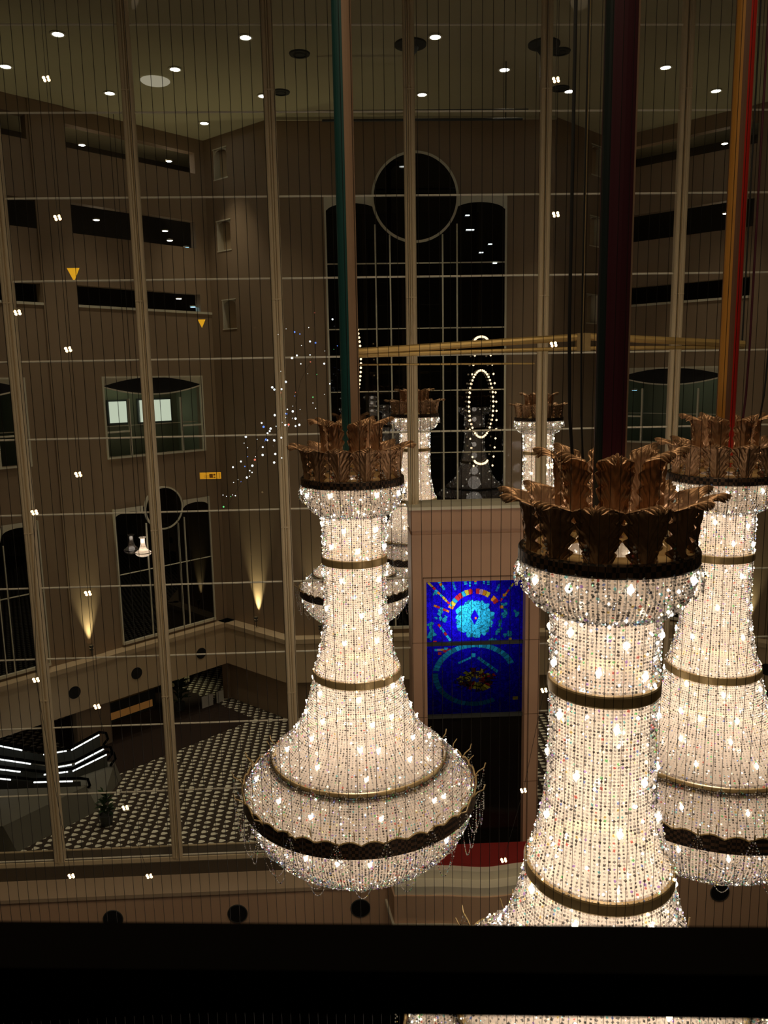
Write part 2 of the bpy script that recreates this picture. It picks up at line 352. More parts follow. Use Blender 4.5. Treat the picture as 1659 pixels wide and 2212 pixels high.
# tall windows (arched sides, roundel on top)
def tallwin(name,fn,s0,s1,z0,z1,cc,cr,lab,inner,bars,redleft=False,m=M['night']):
    r=empty(name,fn((s0+s1)/2,0,z0)); struct(r,lab); loc=r.location
    def bl(b,nm,mm,**k):
        o=b.build(nm,mm,None,**k); o.parent=r; o.matrix_parent_inverse=Matrix.Translation(-loc); return o
    wS=s1-s0; bay=(wS*.285); N=.06
    b=MB(); b.add([fn(s0,N,z0),fn(s1,N,z0),fn(s1,N,z1),fn(s0,N,z1)],[(0,1,2,3)])
    c=[(cc[0]+cr*math.cos(2*PI*k/48),cc[1]+cr*math.sin(2*PI*k/48)) for k in range(48)]
    bl(b,'glass_pane',m,recalc=False)
    b=MB(); b.add([fn(x,N+.06,z) for x,z in c],[tuple(range(48))]); bl(b,'round_pane',m,recalc=False)
    b=MB(); t=.08*wS/7.8+.02
    for k in range(48):
        a0=2*PI*k/48;a1=2*PI*(k+1)/48
        q=[(cc[0]+rr*math.cos(a),cc[1]+rr*math.sin(a)) for rr,a in ((cr,a0),(cr,a1),(cr+t,a1),(cr+t,a0))]
        b.add([fn(x,N+.10,z) for x,z in q]+[fn(x,N-.04,z) for x,z in q],[(0,1,2,3),(2,3,7,6),(0,1,5,4)])
    bl(b,'roundel_frame',M['cream'],recalc=False)
    # spandrels over each arch
    for i,(a,e) in enumerate(((s0,s0+bay),(s1-bay,s1))):
        b=MB(); n=16; hh=bay*.17
        for k in range(n):
            t0=-1+2*k/n;t1=-1+2*(k+1)/n; f=lambda q: z1-hh-.02+hh*math.sqrt(max(0,1-q*q*.96))-.1*hh
            m_=(a+e)/2; h_=(e-a)/2
            b.add([fn(m_+h_*t0,N+.03,f(t0)-hh*.35),fn(m_+h_*t1,N+.03,f(t1)-hh*.35),fn(m_+h_*t1,N+.03,z1+.06),fn(m_+h_*t0,N+.03,z1+.06),
                   fn(m_+h_*t0,N-.03,f(t0)-hh*.35),fn(m_+h_*t1,N-.03,f(t1)-hh*.35)],[(0,1,2,3),(0,1,5,4)])
        bl(b,'arch_head',M['cream'],recalc=False)
    b=MB(); w_=t*.8
    for s in (s0-w_,s1): sbox(b,fn,s,s+w_,z0-.05,z1+.06,0,N+.08)
    sbox(b,fn,s0-w_,s1+w_,z0-.12,z0,0,N+.1)
    zt=cc[1]-cr*.62
    for s in inner: sbox(b,fn,s-w_*.4,s+w_*.4,z0,zt if min(abs(s-(s0+bay)),abs(s-(s1-bay)))<.2 else cc[1]-cr*.86,0,N+.07)
    for z in bars: sbox(b,fn,s0,s1,z-w_*.3,z+w_*.3,0,N+.06)
    bl(b,'window_frame',M['cream'])
    return r
tallwin('window_6',fB,-.79,6.95,-11.4,7.65,(3.05,7.67),1.78,'huge dark central window with roundel above arched sides',[1.30,1.93,4.22,4.85],[4.95,2.18,-.54,-3.32,-6.1,-8.8])
M['pale']=mat('pale_facade',(0.75,0.68,0.48),0.6)
for nm,fn,s0,s1,lab in (('window_7',fL,.83,5.75,'arched left wing window with roundel, nearest the corner'),('window_8',fL,9.2,14.1,'arched left wing window at the left edge'),
                    ('window_9',fR,.83,5.75,'arched right wing window mostly behind the chandeliers')):
    r=tallwin(nm,fn,s0,s1,-11.5,-5.5,((s0+s1)/2,-5.68),.93,lab,[s0+1.41,s0+1.75,s1-1.5,s1-1.8],[-8.4])
# small chamfer windows
def chamfer(side,fn):
    ops=[(.72,1.62,9.1,10.35),(.72,1.66,5.97,7.25),(.85,1.78,2.46,3.73)]
    wall('wall_chamfer_'+side,fn,0,cl,ZF,ZC,[(a,b_,c+0,d) for a,b_,c,d in ops],M['wall'],.35)
    b=MB(); sbox(b,fn,0,cl+.2,-13.85,-11.95,0,.55); sbox(b,fn,0,cl+.25,-11.95,-11.74,0,.62); struct(b.build('trim_5' if side=='left' else 'trim_6',M['ledge']))
    for k,(a,c,e,g) in enumerate(ops):
        r=empty('window_%d'%((10 if side=='left' else 13)+k),fn(a,0,e)); struct(r,'small arched %s chamfer window, %s'%(side,('top','middle','bottom')[k])); loc=r.location
        b=MB(); sbox(b,fn,a,a+.03,e,g,-.34,.02); sbox(b,fn,a-.05,c+.05,g,g+.05,-.1,.02); sbox(b,fn,a-.05,c+.05,e-.05,e,-.1,.02)
        n=10;m_=(a+c)/2;h_=(c-a)/2
        for q in range(n):
            t0=-1+2*q/n;t1=-1+2*(q+1)/n; ff=lambda t: g-.28+.26*math.sqrt(max(0,1-t*t))
            b.add([fn(m_+h_*t0,-.05,ff(t0)),fn(m_+h_*t1,-.05,ff(t1)),fn(m_+h_*t1,-.05,g),fn(m_+h_*t0,-.05,g)],[(0,1,2,3)])
        o=b.build('window_frame',M['cream'],recalc=False); o.parent=r; o.matrix_parent_inverse=Matrix.Translation(-loc)
        b=MB(); sbox(b,fn,a,c,e,g,-.36,-.33); o=b.build('shutter',M['ledge']); o.parent=r; o.matrix_parent_inverse=Matrix.Translation(-loc)
chamfer('left',gL); chamfer('right',gR)
wall('wall_back',fB,-2.95,9.09,ZF,ZC,[],M['wall'])
b=MB(); sbox(b,fB,-3.15,9.3,-13.85,-11.95,0,.55); sbox(b,fB,-3.2,9.35,-11.95,-11.74,0,.62); struct(b.build('trim_7',M['ledge']))
# cornice below the ceiling of the projecting bay
b=MB(); sbox(b,fB,-3.0,9.15,ZC-.12,ZC,0,.1); struct(b.build('trim_8',M['ceil']))

# uplights on the walls
def uplight(p,lab,axis,power=26):
    power*=9
    r=empty('uplight',p); 
    b=MB(); b.lathe([(.001,-.12),(.07,-.12),(.09,.1),(.08,.1),(.07,-.05),(.001,-.05)],16); o=b.build('lamp_housing',M['darkgrey'],r)
    b=MB(); b.disc((0,0,-.02),.08,(1,0,0),(0,1,0),16); o=b.build('lamp_lens',M['lampwarm'],r)
    b=MB(); b.tube([(0,0,-.05),(0,0,-.2),(0,0,-.40)],.02,6); b.build('bracket',M['darkgrey'],r)
    light('SPOT','uplight_beam',(0,0,.05),power,(1,.88,.5),.05,r,(math.radians(180)+axis[1]*.06,-axis[0]*.06,0),math.radians(42),1.0)
    tag(r,lab,'uplight','uplights on the far walls'); return r
uplight(fL(7.35,.19,-11.3),'uplight throwing a tall beam up the left wing wall',(-R2,R2),110)
uplight(fL(15.6,.19,-11.3),'uplight at the far left end of the left wing',(-R2,R2),60)
uplight(gL(2.45,.19,-11.3),'uplight on the chamfered wall left of the front chandelier',(cdy,-cdx),110)
uplight((-1.6,35.81,-11.3),'uplight beside the big window behind the left front chandelier',(0,1),90)
uplight(fR(7.4,.19,-11.3),'uplight on the right wing wall at the right picture edge',(R2,R2),70)
# pilasters on wing walls
for nm,fn in (('trim_9',fL),('trim_10',fR)):
    b=MB(); sbox(b,fn,6.65,8.1,ZF,ZC-.01,0,.06); struct(b.build(nm,M['wall']))

# ------------------------------------------------------------ ceiling fittings
def place(px,py): pass
CLT=[(-8.87,27.69),(-3.03,27.94),(3.08,27.91),(8.83,27.78),(-11.58,30.31),(-5.83,30.59),(5.88,30.7),(11.69,30.52),(-8.79,32.96),(-3.03,33.31),(3.14,33.22),(8.85,32.92),(14.65,32.92),(-11.69,36.39),(-5.87,36.6),(14.56,39.1),(-8.43,39.09)]
CN=['leftmost of the nearest ceiling row','second in the nearest ceiling row','third in the nearest ceiling row, above the centre','rightmost of the nearest ceiling row','at the left edge in the second row','left of centre in the second row','right of centre in the second row','at the right in the second row',
    'left of the oval ceiling disc in the third row','on the centre-left mullion line in the third row','beside the far chandelier stem in the third row','right of the dark maroon pole line in the third row','at the far right in the third row','at the left above the gallery openings','over the corner of the central bay','over the right wing gallery','last lamp over the left corner recess']
b=MB(); b.lathe([(.22,0),(.25,-.03),(.22,-.05),(.175,-.04),(.175,0)],24); rim=b.build('rim',M['cream'])
b=MB(); b.disc((0,0,-.02),.172,(1,0,0),(0,1,0),24); lens=b.build('lens',M['lamp'],recalc=False)
root=empty('ceiling_downlight'); rim.parent=root; lens.parent=root; first=True
for (x,y),nm in zip(CLT,CN):
    if first: r=root; first=False
    else:
        r=root.copy(); COL.objects.link(r)
        for ch in (rim,lens): c=ch.copy(); COL.objects.link(c); c.parent=r
    r.location=(x,y,ZC)
    tag(r,'round white ceiling downlight, '+nm,'downlight','ceiling downlights')
    light('SPOT','downlight_beam',(x,y,ZC-.1),700*POW_DOWN,(1,.86,.64),.2,None,(0,0,0),math.radians(62),.9)
b=MB(); b.lathe([(.001,-.06),(.6,-.06),(.66,-.02),(.66,0)],32); o=b.build('ceiling_disc',M['diffuser']); o.location=(-6.79,31.73,ZC-.005); o.scale=(.8,.8,1)
tag(o,'large pale round ceiling diffuser near the second mullion','ceiling light')
for (x,y,l_) in ((-1.38,29.27,'dark round ceiling vent left of the teal pole'),(-2.32,32.92,'small dark ceiling vent near the centre-left lamp'),(7.48,29.11,'dark round ceiling vent right of the fourth mullion'),(8.41,32.62,'dark ceiling vent beside the maroon pole')):
    b=MB(); b.lathe([(.001,-.05),(.34,-.05),(.36,0)],20); b.lathe([(.2,-.08),(.22,-.05)],20); o=b.build('ceiling_vent',M['darkgrey']); o.location=(x,y,ZC-.002); tag(o,l_,'vent','dark ceiling vents')
r=empty('lighting_track',(2.9,30,9.3))
for z_,x0,x1 in ((0,-3.8,3.7),(-.3,-3.6,3.5)):
    b=MB(); b.tube([(x0,0,z_),(x1,0,z_+.02)],.045,8); b.build('bar',M['darkgrey'],r)
for x in (-3.0,2.9):
    b=MB(); b.tube([(x,0,-.3),(x,0,ZC-9.3)],.02,6); b.build('hanger',M['darkgrey'],r)
tag(r,'long thin dark double lighting track hanging under the far ceiling','track')
# gallery downlights inside the slits
def smalllamp(p,m,lab,r=.12,cat='lamp',pw=0,name='gallery_lamp'):
    t=empty(name,p); b=MB(); b.lathe([(.001,-.01),(r,-.01),(r,.03),(.001,.03)],14); b.build('lamp_lens',m,t)
    b=MB(); b.lathe([(r,.03),(r*1.3,.0),(r*1.3,.06),(.001,.09)],14); b.build('lamp_rim',M['cream'],t)
    if pw: light('POINT','lamp_glow',(0,0,-.15),pw*.35,(1,.9,.7),.08,t)
    tag(t,lab,cat,'small lamps in the galleries')
for p,m,l_,pw in ((fL(5.4,-1.0,9.9),M['lamp'],'small lamp in the top left gallery, left one',12),(fL(1.2,-1.0,10.0),M['lamp'],'small lamp in the top left gallery, by the corner',12),
    (fL(5.0,-1.0,6.95),M['lamp'],'small lamp in the second left gallery, left one',16),(fL(1.3,-1.5,7.0),M['lamp'],'small lamp in the second left gallery, upper of two by the corner',10),(fL(1.4,-1.0,6.5),M['lamp'],'small lamp in the second left gallery, lower of two by the corner',0),
    (fL(.8,-.6,6.2),M['blue'],'bluish exit lamp in the second left gallery',0),(fL(1.1,-1.0,3.9),M['lamp'],'tiny white lamp in the third left gallery',3),(fL(.75,-.4,3.5),M['blue'],'bluish exit lamp in the third left gallery',0),
    (fR(4.9,-1,9.9),M['lamp'],'small lamp in the top right gallery',12),(fR(5.1,-1,6.95),M['lamp'],'small lamp in the second right gallery',16),(fR(1.3,-.6,-.75),M['blue'],'tiny cyan exit lamp in the right gallery window',0)):
    smalllamp(p,m,l_,.11,pw=pw)

# ------------------------------------------------------------ lower left: cafe recess, escalator
b=MB(); b.box(.9,8.3,-4.2,3.0,ZF,ZF+.02,fL); struct(b.build('floor_dark_strip',mat('dark_floor',(0.03,0.016,0.010),.9)))  # plain dark strip of floor along the left wing
b=MB(); sbox(b,fL,.3,6.6,ZF,-13.85,-4.39,-4.2); struct(b.build('wall_cafe',M['dark']))
def thing_box(name,fn,specs,lab,cat,group=None):
    p0=specs[0][1]; r=empty(name,fn((p0[0]+p0[1])/2,(p0[4]+p0[5])/2,p0[2])); loc=r.location
    for nm,(s0,s1,z0,z1,n0,n1),m in specs:
        b=MB(); sbox(b,fn,s0,s1,z0,z1,n0,n1); o=b.build(nm,m); o.parent=r; o.matrix_parent_inverse=Matrix.Translation(-loc)
    return tag(r,lab,cat,group)
thing_box('cafe_counter',fL,[('body',(3.2,6.2,ZF,ZF+1.05,-2.6,-1.9),M['darkgrey']),('worktop',(3.1,6.3,ZF+1.05,ZF+1.12,-2.7,-1.8),M['gold']),('lit_front',(3.4,6.0,ZF+.15,ZF+.5,-1.9,-1.88),M['cafe'])],'dark cafe counter with amber glow under the left ledge','counter')
thing_box('display_shelf',fL,[('back_panel',(3.6,6.3,ZF+1.3,ZF+1.9,-4.1,-4.0),M['cafe']),('shelf',(3.6,6.3,ZF+1.25,ZF+1.3,-4.1,-3.7),M['darkgrey'])],'amber-lit display shelf behind the cafe counter','shelf')
for s,l_ in ((1.15,'white menu board standing in the recess, left one'),(.5,'white menu board standing in the recess, right narrower one')):
    thing_box('menu_board',fL,[('board',(s,s+(.65 if s>1 else .42),ZF+.02,ZF+.6,.0,.05),M['white']),('stand',(s+.2,s+.3,ZF,ZF+.5,-.25,-.0),M['darkgrey'])],l_,'sign','menu boards in the recess')
def curtain(s0,s1,lab):
    b=MB(); n=40
    v=[];f=[]
    for k in range(n+1):
        s=s0+(s1-s0)*k/n; nn=-3.2+.06*math.sin(k*1.3)
        v+=[fL(s,nn,ZF+.2),fL(s,nn,-13.9)]
    for k in range(n): f.append((2*k,2*k+2,2*k+3,2*k+1))
    b.add(v,f); o=b.build('curtain',M['curt'],recalc=False); tag(o,lab,'curtain')
curtain(.35,1.7,'pale lit curtain at the right end of the recess')
light('SPOT','curtain_light',fL(1.0,-2.6,-13.95),30,(1,.9,.55),.05,None,(0,0,0),math.radians(100),.7)
light('POINT','cafe_light',fL(4.8,-2.6,-14.3),5,(1,.5,.2),.2)
def plant(p,h,lab,seed):
    rr=random.Random(seed); r=empty('potted_plant',p)
    b=MB(); b.lathe([(.001,0),(.2,0),(.26,.4),(.23,.4),(.2,.35),(.001,.35)],20); b.build('pot',M['darkgrey'],r)
    b=MB()
    for k in range(60):
        a=rr.uniform(0,2*PI); e=rr.uniform(.2,1.3); L=rr.uniform(.3,.7)*h*.55
        base=Vector((0,0,.35+rr.random()*h*.6)); d=Vector((math.cos(a)*math.cos(e),math.sin(a)*math.cos(e),math.sin(e)))
        sd=d.cross(Vector((0,0,1))).normalized()*L*.16
        t=base+d*L; t.z-=L*.2; m_=base+d*L*.55
        b.add([base,m_+sd,t,m_-sd],[(0,1,2,3)])
        
    b.build('foliage',M['plant'],r,recalc=False); tag(r,lab,'plant')
plant(fL(2.6,-.7,ZF),1.9,'dark green potted plant beside the white menu boards',1)
plant((-9.3,27.6,ZF),1.3,'dark potted plant at the foot of the escalator fascia',2)
# escalator with lit balustrades
def escalator():
    r=empty('escalator',(-12,30.5,ZF)); loc=r.location
    def bl(b,nm,m,smooth=False):
        o=b.build(nm,m,None,smooth=smooth); o.parent=r; o.matrix_parent_inverse=Matrix.Translation(-loc); return o
    tracks=[[(-17.5,30.6,-13.35),(-12.6,30.6,-14.62),(-11.6,30.9,-14.62),(-10.7,31.7,-14.36)],
            [(-17.5,29.9,-13.7),(-11.9,29.9,-14.85),(-11.2,30.1,-14.83),(-10.3,30.9,-14.62)],
            [(-17.5,29.5,-14.0),(-12.2,29.5,-14.93),(-11.2,29.8,-14.98),(-10.1,30.6,-14.72)],
            [(-17.5,29.0,-14.15),(-12.4,29.0,-14.97),(-10.75,29.3,-15.15)]]
    for t in tracks:
        P=[]
        for i in range(len(t)-1):
            for k in range(6): P.append(Vector(t[i]).lerp(Vector(t[i+1]),k/6))
        P.append(Vector(t[-1]))
        run=[]
        for i in range(0,len(P)):
            run.append(P[i])
            if (i%6==5 and i<12) or i==len(P)-1:
                if len(run)>1: b=MB(); b.tube(run,.028,6); bl(b,'light_strip',M['led'])
                run=[]
        b=MB(); b.tube([p+Vector((0,0,.12)) for p in P]+[P[-1]+Vector((.25,.1,.02)),P[-1]+Vector((.3,.12,-.25)),P[-1]+Vector((.1,.05,-.5))],.055,8); bl(b,'handrail',M['black'],True)
        b=MB(); v=[];f=[]
        for p in P: v+=[p+Vector((0,.02,-.02)),p+Vector((0,.02,-.75)),p+Vector((0,-.02,-.02)),p+Vector((0,-.02,-.75))]
        for i in range(len(P)-1): a=4*i; f+=[(a,a+4,a+5,a+1),(a+2,a+6,a+7,a+3),(a+1,a+5,a+7,a+3)]
        b.add(v,f); bl(b,'balustrade',M['esc'])
    for (y0,y1) in ((29.0,29.5),(29.95,30.55)):
        b=MB()
        for k in range(12):
            x=-17.2+k*.42; z=-14.1-k*.09
            b.box(x,x+.42,y0,y1,z-.75,z-.62)
        bl(b,'step_band',M['esc'])
    b=MB(); b.add([(-18,28.9,ZF+.01),(-9.9,28.9,ZF+.01),(-9.7,31.0,ZF+.01),(-18,31.0,ZF+.01),(-18,28.9,-14.9),(-10.9,28.9,-15.45),(-9.9,30.9,-15.2),(-18,31,-14.5)],
        [(0,1,2,3),(4,5,6,7),(0,1,5,4),(1,2,6,5),(2,3,7,6),(3,0,4,7)]); bl(b,'fascia',M['greyrail'])
    tag(r,'escalator with white lit balustrade strips in the lower left','escalator')
escalator()
b=MB(); b.add([(-16,26.0,ZF),(-11.9,26.0,ZF),(-9.9,28.6,ZF),(-16,28.6,ZF),(-16,26.0,-15.0),(-12.3,26.0,-15.0),(-10.3,28.6,-15.0),(-16,28.6,-15.0)],[(0,1,2,3),(4,5,6,7),(0,1,5,4),(1,2,6,5),(2,3,7,6),(3,0,4,7)])
o=b.build('stairwell_enclosure',M['greyrail']); tag(o,'grey boxed stairwell enclosure in front of the escalator','enclosure')

# ------------------------------------------------------------ reflections in the big window, built as rings and strings of glowing bulbs
def ringrefl(cx,cz,rx,rz,n,y,lab,a0=0,a1=360,name='ring_reflection'):
    r=empty(name,(cx,y,cz)); b=MB(); m=64
    pts=[(rx*math.cos(math.radians(a0+(a1-a0)*k/m)),0,rz*math.sin(math.radians(a0+(a1-a0)*k/m))) for k in range(m+1)]
    b.tube(pts,.018,6,cap=False); b.build('hoop',M['darkgrey'],r)
    b0=None
    for k in range(n):
        a=math.radians(a0+(a1-a0)*(k+.5)/n)
        if b0 is None:
            bb=MB(); bb.sphere((0,0,0),.05,8,6); b0=bb.build('bulb',M['ringrefl'],r,smooth=True); o=b0  # reflected bulb, built as a glowing sphere
        else: o=b0.copy(); COL.objects.link(o)
        o.location=(rx*math.cos(a),-.04,rz*math.sin(a))
    tag(r,lab,'light ring','bulb ring reflections in the big window'); return r  # the light ring is a reflection, built as an object
ringrefl(5.88,-1.17,.55,1.48,44,35.7,'large oval reflection of a warm bulb ring in the right half of the big window')
ringrefl(5.88,1.55,.30,.22,14,35.7,'short arc of reflected bulbs above the oval ring reflection',10,170)
ringrefl(5.88,-3.65,.30,.20,14,35.7,'short arc of reflected bulbs below the oval ring reflection',190,350)
ringrefl(-.05,.9,.62,2.1,26,35.7,'curving row of reflected bulbs just right of the teal and tan pole',-60,75)
def linerefl(x0,z0,x1,z1,n,y,lab,bow=0):
    r=empty('string_reflection',(x0,y,z0)); b=MB(); P=[(( (x1-x0)*t+bow*math.sin(PI*t)),0,(z1-z0)*t) for t in [k/12 for k in range(13)]]
    b.tube(P,.008,5); b.build('cord',M['darkgrey'],r); b0=None
    for k in range(n):
        t=k/(n-1)
        if b0 is None: bb=MB(); bb.sphere((0,0,0),.045,8,6); b0=bb.build('bulb',M['ringrefl'],r,smooth=True); o=b0  # reflected bulb, built as a glowing sphere
        else: o=b0.copy(); COL.objects.link(o)
        o.location=((x1-x0)*t+bow*math.sin(PI*t),-.03,(z1-z0)*t)
    tag(r,lab,'light string','bulb string reflections beside the oval ring')  # the light string is a reflection, built as an object
linerefl(5.55,.95,5.5,-3.9,13,35.4,'string of reflected bulbs down the left side of the oval ring',-.22)
linerefl(6.25,.95,6.35,-3.9,13,35.4,'string of reflected bulbs down the right side of the oval ring',.22)
for k,(x,z) in enumerate(((5.3,6.9),(5.33,6.3),(5.5,6.3),(6.3,5.7),(5.9,5.35),(6.5,4.9))):
    b=MB(); b.box(-.09,.09,-.02,.02,-.02,.02); o=b.build('distant_light',M['spark']); o.location=(x,35.85,z)
    tag(o,['tiny distant light, topmost in the right arch','left one of a close pair of distant lights','right one of a close pair of distant lights','tiny distant light at the right of the arch','tiny distant light below the pair','lowest tiny distant light at the right frame'][k],'light','distant lights in the right arch')

# ------------------------------------------------------------ curtain wall
cw=empty('window_1',(0,VW,-10.05)); struct(cw,'tall gridded glass curtain wall across the atrium')
def cwl(b,nm,m,**k):
    o=b.build(nm,m,None,**k); o.parent=cw; o.matrix_parent_inverse=Matrix.Translation(-cw.location); return o
MX=[-6.41-2.585,-6.41,-3.92,-1.33,1.255,3.84,6.51,9.1]
PU0,PU1,PZ=1.16,3.77,-2.52
for i,x in enumerate(MX):
    zb=-10.05
    if PU0-.02<x<PU1+.2: zb=PZ
    b=MB(); b.box(x-.085,x+.085,VW-.10,VW+.05,zb,ZC)
    for s_ in (-1,1): b.tube([(x+s_*.06,VW-.10,zb),(x+s_*.06,VW-.10,ZC)],.05,10)
    b.box(x-.012,x+.012,VW-.17,VW-.09,zb,ZC)
    for z in (10.5,5.3,1.55,-2.9,-6.4):
        if z>zb: b.box(x-.095,x+.095,VW-.155,VW-.02,z-.012,z+.012)
    cwl(b,'mullion',M['metal'])
for k in range(-7,8):
    z=.45+1.5*k
    if z>ZC: break
    segs=[(-9,9.2)] if z>PZ else [(-9,PU0),(PU1,9.2)]
    b=MB()
    for a,c in segs: b.tube([(a,VW-.02,z),(c,VW-.02,z)],.019,8)
    cwl(b,'transom',M['transom'])
b=MB()
b.add([(-9,VW+.04,-10.05),(PU0,VW+.04,-10.05),(PU0,VW+.04,ZC),(-9,VW+.04,ZC)],[(0,1,2,3)])
b.add([(PU0,VW+.04,PZ),(PU1,VW+.04,PZ),(PU1,VW+.04,ZC),(PU0,VW+.04,ZC)],[(0,1,2,3)])
b.add([(PU1,VW+.04,-10.05),(9.2,VW+.04,-10.05),(9.2,VW+.04,ZC),(PU1,VW+.04,ZC)],[(0,1,2,3)])
cwl(b,'glass_pane',M['pane'],recalc=False)
# markers on the glass
for x,z,s_,l_ in ((-5.18,2.19,.12,'larger yellow downward triangle marker on the glass'),(-2.81,1.2,.075,'smaller yellow downward triangle marker on the glass')):
    b=MB(); b.prism([(-s_,0),(s_,0),(0,-2.1*s_)],0,.006,fn=lambda a,c,d:(a,-d,c)); o=b.build('triangle_marker',M['yellow']); o.location=(x,VW-.005,z)
    tag(o,l_,'marker','yellow triangle markers')
r=empty('orange_notice',(-2.8,VW-.005,-1.84)); b=MB(); b.box(-.21,.21,-.01,0,-.065,.065); b.build('plate',M['orange'],r)
b=MB()
for a,c,d,e in ((-.20,-.198,-.06,.06),(-.12,-.0,-.005,.0),(-.02,.05,-.045,.035),(.06,.10,-.045,-.02),(.06,.10,.0,.035),(-.12,-.03,-.03,-.022),(.17,.18,-.05,.05)): b.box(a,c,-.012,-.009,d,e)
b.build('print',M['orangemark'],r); tag(r,'orange rectangular notice stuck on the glass','notice')

# sill and bulkhead below the curtain wall
def notch(a,c,d,e,z0,z1,m,nm):
    b=MB(); b.box(a,c,d,e,z0,z1); return struct(b.build(nm,m))
for i,(a,c) in enumerate(((-9.5,PU0),(PU1,10))):
    b=MB(); b.box(a,c,VW-.13,VW-.09,-10.13,-10.04); b.box(a,c,VW+.31,VW+.35,-10.13,-10.04); struct(b.build('trim_%d'%(11+i),M['metal']))
    b=MB(); b.box(a,c,VW-.09,VW+.31,-10.13,-10.06); struct(b.build('trim_%d'%(16+i),M['sill']))
    b=MB(); b.box(a,c,VW-.16,VW+.4,-10.42,-10.13); struct(b.build('trim_%d'%(13+i),M['sill']))
b=MB(); b.box(-9.6,10.2,15.24,16.4,-13.2,-10.5); struct(b.build('wall_bulkhead',M['bulk']))
b=MB(); b.box(-9.6,10.2,15.2,16.4,-10.5,-10.42); struct(b.build('trim_15',M['cream2']))
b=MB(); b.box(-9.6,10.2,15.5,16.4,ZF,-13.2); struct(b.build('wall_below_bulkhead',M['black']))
b=MB(); b.box(-30,30,-4,15.5,ZF,ZF+.03); struct(b.build('floor_lower',M['dark']))
for u,l_ in ((-5.16,'leftmost round black vent in the near bulkhead'),(-2.59,'second round black vent in the near bulkhead'),(-.02,'round black vent under the left front chandelier'),(7.68,'round black vent right of the front chandelier')):
    r=empty('round_vent',(u,15.24,-10.97)); b=MB(); b.disc((0,-.03,0),.19,(1,0,0),(0,0,1),32,-.03); b.build('grille',M['hole'],r)
    b=MB(); m=32; b.tube([(.20*math.cos(2*PI*k/m),-.02,.20*math.sin(2*PI*k/m)) for k in range(m+1)],.012,6,cap=False); b.build('rim',M['darkgrey'],r)
    tag(r,l_,'vent','round vents in the near bulkhead')

# ------------------------------------------------------------ portal with stained glass
r=empty('wall_portal',((PU0+PU1)/2,15.5,-10.05)); struct(r,'pink stone portal framing a tall stained glass window')
def pl(b,nm,m,**k):
    o=b.build(nm,m,None,**k); o.parent=r; o.matrix_parent_inverse=Matrix.Translation(-r.location); return o
GU0,GU1,GZ=1.46,3.47,-4.03
b=MB(); b.box(PU0,GU0,15.5,16.4,-10.05,-4.03); b.box(GU1,PU1,15.5,16.4,-10.05,-4.03); b.box(PU0,PU1,15.5,16.4,-4.03,-3.06); b.box(PU0,PU1,15.5,16.4,-2.98,-2.56)
b.box(PU0+.03,PU1-.03,15.54,16.38,-3.06,-2.98)
pl(b,'portal_stone',M['stone'])
b=MB(); b.box(PU0-.04,PU1+.04,15.46,16.4,-2.56,-2.50); pl(b,'coping',M['cream'])
b=MB()
for z in (-5.3,-6.9,-8.4): 
    for a,c in ((PU0,GU0),(GU1,PU1)): b.box(a-.002,c+.002,15.497,15.505,z,z+.012)
b.box(GU0-.07,GU1+.07,15.49,15.5,-3.95,-3.93)
for a in (GU0-.07,GU1+.06): b.box(a,a+.012,15.49,15.5,-10.05,-3.93)
pl(b,'stone_joint',mat('joint_brown',(0.20,0.11,0.06),.7))
for z in (-5.40,-6.98): 
    b=MB(); b.box(GU0,GU1,15.68,15.76,z-.035,z+.035); pl(b,'glazing_bar',M['darkgrey'])
b=MB(); b.box(GU0,GU1,15.74,15.76,-10.05,-6.98); pl(b,'dark_pane',mat('dark_glass',(0.008,0.006,0.005),.15,spec=.35))
b=MB(); b.box(GU0-.2,GU1+.2,16.75,16.8,-10.05,-3.5); pl(b,'back_board',M['dark'])
# rasterised mosaic (each cell a piece of coloured glass)
NX,NZ=168,246; gx=np.linspace(GU0,GU1,NX+1); gz=np.linspace(-6.98,GZ,NZ+1)
X,Z=np.meshgrid((gx[:-1]+gx[1:])/2,(gz[:-1]+gz[1:])/2)
pu=lambda cx: GU0+(cx-160)/1330*(GU1-GU0); pz=lambda cy: GZ-(cy-165)/1845*2.95
C=np.zeros((NZ,NX,3)); C[:]=(0.012,0.004,0.85)
seeds=np.stack([rng.uniform(GU0,GU1,2600),rng.uniform(-6.98,GZ,2600)],1)
D2=((X[...,None]-seeds[:,0])**2+(Z[...,None]-seeds[:,1])**2)
o2=np.argpartition(D2,2,axis=-1)[...,:2]; dd=np.sqrt(np.take_along_axis(D2,o2,-1)); cellid=np.take_along_axis(D2,o2,-1).argmin(-1); cid=np.take_along_axis(o2,cellid[...,None],-1)[...,0]
lead=np.abs(dd[...,0]-dd[...,1])<0.006
jit=rng.uniform(.6,1.1,2600)[cid]; C*=jit[...,None]; C[lead]*=.55
def paint(mask,col,coarse=True,ld=True):
    m=mask; C[m]=np.array(col)*rng.uniform(.75,1.1,2600)[cid][m][:,None]
    if ld: C[m&lead]*=.3
CY=(0.03,0.55,0.95); RED=(0.55,0.03,0.04); ORG=(0.75,0.28,0.02); YEL=(0.75,0.62,0.06); PINK=(.5,.3,.5)
def snap(px,py): return seeds[cid][...,0],seeds[cid][...,1]
SX,SZ=seeds[cid][...,0],seeds[cid][...,1]
c1=(pu(830),pz(700)); r1=.39
rr=np.hypot(SX-c1[0],SZ-c1[1]); dia=(abs(X-c1[0]+.0)/.085+abs(Z-c1[1]-.03)/.17)<1
paint((rr<r1)&~dia,CY); paint((abs(X-c1[0]-.02)<.018)&(abs(Z-c1[1])<.025),(.8,.25,.05),ld=False)
